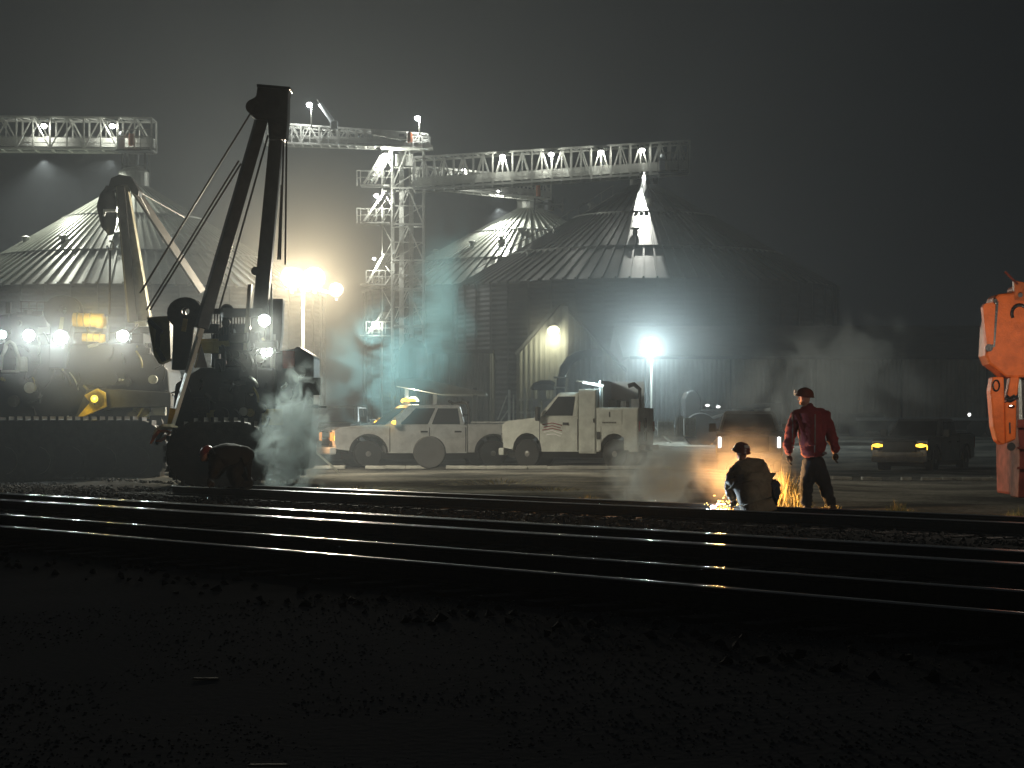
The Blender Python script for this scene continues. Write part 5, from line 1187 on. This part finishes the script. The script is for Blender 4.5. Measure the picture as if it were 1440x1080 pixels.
for i in range(14):
    b0 = P(1072, 716, 34.8) + Vector((random.uniform(-.28, .2), random.uniform(-.1, .1), -.02)); h = random.uniform(.05, .16)
    mb.path([b0, b0 + Vector((.01, 0, h * .5)), b0 + Vector((random.uniform(-.03, .03), 0, h))], [.025, .016, .002], 6)
stuff(mb.build('fire', 'flame', smooth=True), 'low orange fire in the grass behind the crouching worker', 'fire')
lamp(P(1078, 700, 34.7), 110, (1, .52, .17), None, .15, name='fire_glow')
lamp(tp + Vector((-.05, .15, .15)), 70, (.62, .82, 1), None, .05, name='torch_glow')
def grass(name, label, spots, seed, mt='grass'):
    random.seed(seed); bm = bmesh.new()
    for (px, d, w, h, n) in spots:
        c = P(px, 0, d).x
        for _ in range(n):
            x = c + random.gauss(0, w); y = d + random.gauss(0, w * .8); z = ground_z(x, y) - .02; hh = h * random.uniform(.45, 1.1) * max(.3, 1 - abs(x - c) / (3.2 * w)); a = random.random() * 6.3
            lean = Vector(((x - c) * .5 + random.gauss(0, .12) * hh, random.gauss(0, .12) * hh, 0)); wd = Vector((math.cos(a), math.sin(a), 0)) * random.uniform(.004, .009)
            b0 = Vector((x, y, z)); m1 = b0 + lean * .4 + Vector((0, 0, hh * .6)); tp_ = b0 + lean + Vector((0, 0, hh))
            v = [bm.verts.new(q) for q in (b0 - wd, b0 + wd, m1 + wd * .7, m1 - wd * .7, tp_)]
            bm.faces.new(v[:4]); bm.faces.new((v[3], v[2], v[4]))
    me = bpy.data.meshes.new(name); bm.to_mesh(me); bm.free(); me.materials.append(M[mt]); o = bpy.data.objects.new(name, me); COL.objects.link(o)
    return stuff(o, label, 'grass')
grass('grass_tuft', 'tall dry grass glowing in the firelight between the two workers', [(1101, 34.9, .09, .74, 700), (1110, 35.1, .11, .66, 600), (1120, 34.2, .12, .42, 300), (1092, 34.2, .08, .46, 200), (1168, 33.6, .09, .22, 200), (1158, 33.8, .07, .16, 120)], 5)
grass('grass_tuft', 'fan of dry grass beyond the far rail right of the standing worker', [(1262, 31.6, .11, .36, 260), (1250, 31.6, .10, .22, 160), (1275, 31.8, .16, .2, 160)], 6)
grass('grass_tuft', 'tuft of yellow grass at the foot of the orange crane', [(1425, 29.8, .12, .3, 260), (1438, 29.6, .12, .36, 220), (1400, 30, .1, .16, 120)], 8)
grass('short_grass', 'low sparse grass along the far edge of the tracks', [(1180 + 11 * i, 32.3 - .011 * i * 11 + random.random(), .16, .09, 130) for i in range(24)] + [(830, 37, .15, .3, 120), (640 + random.uniform(0, 300), 45, .5, .12, 200), (700, 50, .9, .14, 300), (500, 45, .8, .12, 300)], 9)
for (x, y, w, lab) in ((290, 958, 38, 'thin pale scrap lying farther off in the dark foreground'), (378, 1071, 58, 'pale flat scrap at the bottom edge of the photo')):
    d = 1.62 * F / (y - HY); c = P(x, y, d); ww = w / F * d; c.z = gz(c.x, c.y) + .012
    mb = MB(); mb.prism([c + Vector((-ww / 2, -.02, 0)), c + Vector((ww / 2, -.01, .0)), c + Vector((ww / 2 - .02, .03, .0)), c + Vector((-ww / 2 + .01, .025, .0))], (0, 0, .012)); o = mb.build('scrap', 'bag', bevel=.003); tag(o, lab, 'scrap', 'scraps in the foreground')

# ---------------------------------------------------------------- smoke and haze
def smoke(label, px, py, d, sx, sy, sz, dens, col, scale=1.4, seed=0, thr=.47, tilt=0, name='smoke', step=.35, stretch=1.0, aniso=.2, soft=.16, plain=False):
    bm = bmesh.new(); bmesh.ops.create_icosphere(bm, subdivisions=3, radius=1); me = bpy.data.meshes.new(name); bm.to_mesh(me); bm.free()
    m = bpy.data.materials.new('smoke_volume'); m.use_nodes = True; nt = m.node_tree; nt.nodes.clear()
    out = nt.nodes.new('ShaderNodeOutputMaterial'); pv = nt.nodes.new('ShaderNodeVolumePrincipled'); pv.inputs['Color'].default_value = (*col, 1); pv.inputs['Anisotropy'].default_value = aniso
    tc = nt.nodes.new('ShaderNodeTexCoord'); geo = tc
    ln = nt.nodes.new('ShaderNodeVectorMath'); ln.operation = 'LENGTH'; nt.links.new(tc.outputs['Object'], ln.inputs[0])
    fo = nt.nodes.new('ShaderNodeMapRange'); fo.inputs['From Min'].default_value = 1.0; fo.inputs['From Max'].default_value = .25; fo.inputs['To Min'].default_value = 0; fo.inputs['To Max'].default_value = 1; nt.links.new(ln.outputs['Value'], fo.inputs['Value'])
    mp = nt.nodes.new('ShaderNodeMapping'); mp.inputs['Scale'].default_value = (scale * sx, scale * sy, scale * sz * stretch); mp.inputs['Location'].default_value = (seed * 7.3, seed * 3.1, seed)
    nt.links.new(tc.outputs['Object'], mp.inputs['Vector'])
    nz = nt.nodes.new('ShaderNodeTexNoise'); nz.inputs['Scale'].default_value = 1.0; nz.inputs['Detail'].default_value = 5; nz.inputs['Roughness'].default_value = .55; nz.inputs['Distortion'].default_value = 1.2
    nt.links.new(mp.outputs['Vector'], nz.inputs['Vector'])
    add = nt.nodes.new('ShaderNodeMath'); add.operation = 'MULTIPLY_ADD'; add.inputs[1].default_value = .24; nt.links.new(fo.outputs['Result'], add.inputs[0]); nt.links.new(nz.outputs['Fac'], add.inputs[2])
    th = nt.nodes.new('ShaderNodeMapRange'); th.inputs['From Min'].default_value = thr + .12; th.inputs['From Max'].default_value = thr + .12 + soft; nt.links.new(add.outputs[0], th.inputs['Value'])
    ml = nt.nodes.new('ShaderNodeMath'); ml.operation = 'MULTIPLY'; nt.links.new(th.outputs['Result'], ml.inputs[0]); nt.links.new(fo.outputs['Result'], ml.inputs[1])
    m2 = nt.nodes.new('ShaderNodeMath'); m2.operation = 'MULTIPLY'; m2.inputs[1].default_value = dens; nt.links.new(fo.outputs['Result'] if plain else ml.outputs[0], m2.inputs[0]); nt.links.new(m2.outputs[0], pv.inputs['Density'])
    nt.links.new(pv.outputs['Volume'], out.inputs['Volume'])
    try: m.cycles.volume_step_rate = step
    except Exception: pass
    me.materials.append(m); o = bpy.data.objects.new(name, me); COL.objects.link(o)
    o.location = P(px, py, d); o.scale = (sx, sy, sz); o.rotation_euler = (0, tilt, 0)
    return stuff(o, label, 'smoke')
SM = True
if SM:
    smoke('pale blue smoke rising beside the nearer crane at the rail', 412, 615, 45.2, 1.0, .6, 1.8, 3.2, (.82, .97, 1.0), 1.9, 1, .45, .1, soft=.12)
    smoke('blue-grey smoke billowing above the white pickup', 556, 520, 55.5, 2.3, .9, 2.2, .36, (.30, .70, .92), 1.1, 2, .46, soft=.12)
    smoke('tall pale green-blue smoke plume left of the silos', 625, 440, 56, 1.2, .9, 2.9, 0.20, (.36, .78, .98), .85, 5, .39, .12)
    smoke('low blue smoke drifting from the fire towards the left', 925, 664, 36.5, 1.15, .8, .95, 3.0, (.76, .92, 1.0), 1.8, 4, .43, aniso=.45)
    smoke('thin grey smoke drifting over the workers', 1165, 555, 46, 2.9, 1.0, 1.9, .9, (.80, .92, 1.0), .9, 6, .43, -.25, aniso=.45)
    smoke('warm lit smoke close round the crouching worker', 1040, 655, 34.6, 1.1, .6, .8, 1.2, (.9, .85, .8), 1.5, 8, .40)
def mist(label, px, py, d, r, dens, col=(1, 1, 1), seed=0):  # small ones are fog balls added to give lamps soft halos
    smoke(label, px, py, d, r, r, r, dens, col, .01, seed, -2, step=1.0, aniso=0.0, plain=True)
mist('added fog ball for the halo round the twin yellow lamps', 430, 395, 58, 4.0, .0060, (1, .70, .26))  # yellow lamp tint put into the fog colour
mist('wide bank of lit fog behind the nearer crane', 380, 340, 64, 27, .0056, (.74, .87, 1))
mist('added fog ball for the halo round the lamp of the portable light stand', 914, 488, 99.5, 6.5, .022, (.85, .96, 1))
mist('added fog ball for the halo round the largest white work lamp', 86, 474, 54.6, 2.0, .07)
mist('added fog ball for the halo round the lamp at the boom foot of the left crane', 173, 472, 54.6, 1.7, .06)
mist('added fog ball for the halo round the greenish work lamp', 41, 471, 54.6, 1.6, .06)
mist('added fog ball for the halo round the upper work lamp of the nearer crane', 372, 450, 47.3, .9, .028)
mist('added fog ball for the halo round the lower work lamp of the nearer crane', 375, 493, 47.3, .9, .028)
mist('added fog ball for the halo round the wall lamp of the gabled shed', 778, 463, 118.8, 2.2, .07)
# haze
hz = MB(); hz.box((0, 207, 31), (540, 446, 68)); o = hz.build('haze', 'galv')
m = bpy.data.materials.new('night_haze'); m.use_nodes = True; nt = m.node_tree; nt.nodes.clear()
out = nt.nodes.new('ShaderNodeOutputMaterial'); pv = nt.nodes.new('ShaderNodeVolumePrincipled'); pv.inputs['Color'].default_value = (.80, .90, 1, 1)
pv.inputs['Density'].default_value = .0014; pv.inputs['Anisotropy'].default_value = .3; nt.links.new(pv.outputs['Volume'], out.inputs['Volume'])
o.data.materials.clear(); o.data.materials.append(m); stuff(o, 'thin night haze filling the whole yard and sky', 'haze')

# ---------------------------------------------------------------- world, camera, render
w = bpy.data.worlds.new('World'); sc.world = w; w.use_nodes = True
bg = w.node_tree.nodes['Background']; bg.inputs['Color'].default_value = (.66, .80, 1.0, 1); bg.inputs['Strength'].default_value = .0065
cam = bpy.data.cameras.new('camera'); co = bpy.data.objects.new('camera', cam); COL.objects.link(co)
cam.sensor_width = 36; cam.lens = 36 * F / 1440; cam.clip_end = 1500; cam.clip_start = .1
cam.shift_y = (HY - 540) / 1440
co.location = (0, 0, H); co.rotation_euler = (R(90), 0, 0); sc.camera = co
sc.view_settings.view_transform = 'Standard'; sc.view_settings.look = 'None'; sc.view_settings.exposure = 0; sc.view_settings.gamma = 1
cy = sc.cycles
cy.max_bounces = 4; cy.diffuse_bounces = 2; cy.glossy_bounces = 3; cy.transmission_bounces = 2; cy.volume_bounces = 0; cy.transparent_max_bounces = 8
cy.sample_clamp_indirect = 1.5; cy.sample_clamp_direct = 0; cy.use_adaptive_sampling = True; cy.adaptive_threshold = .03; cy.use_denoising = True; cy.use_light_tree = True
cy.volume_max_steps = 96; cy.caustics_reflective = False; cy.caustics_refractive = False
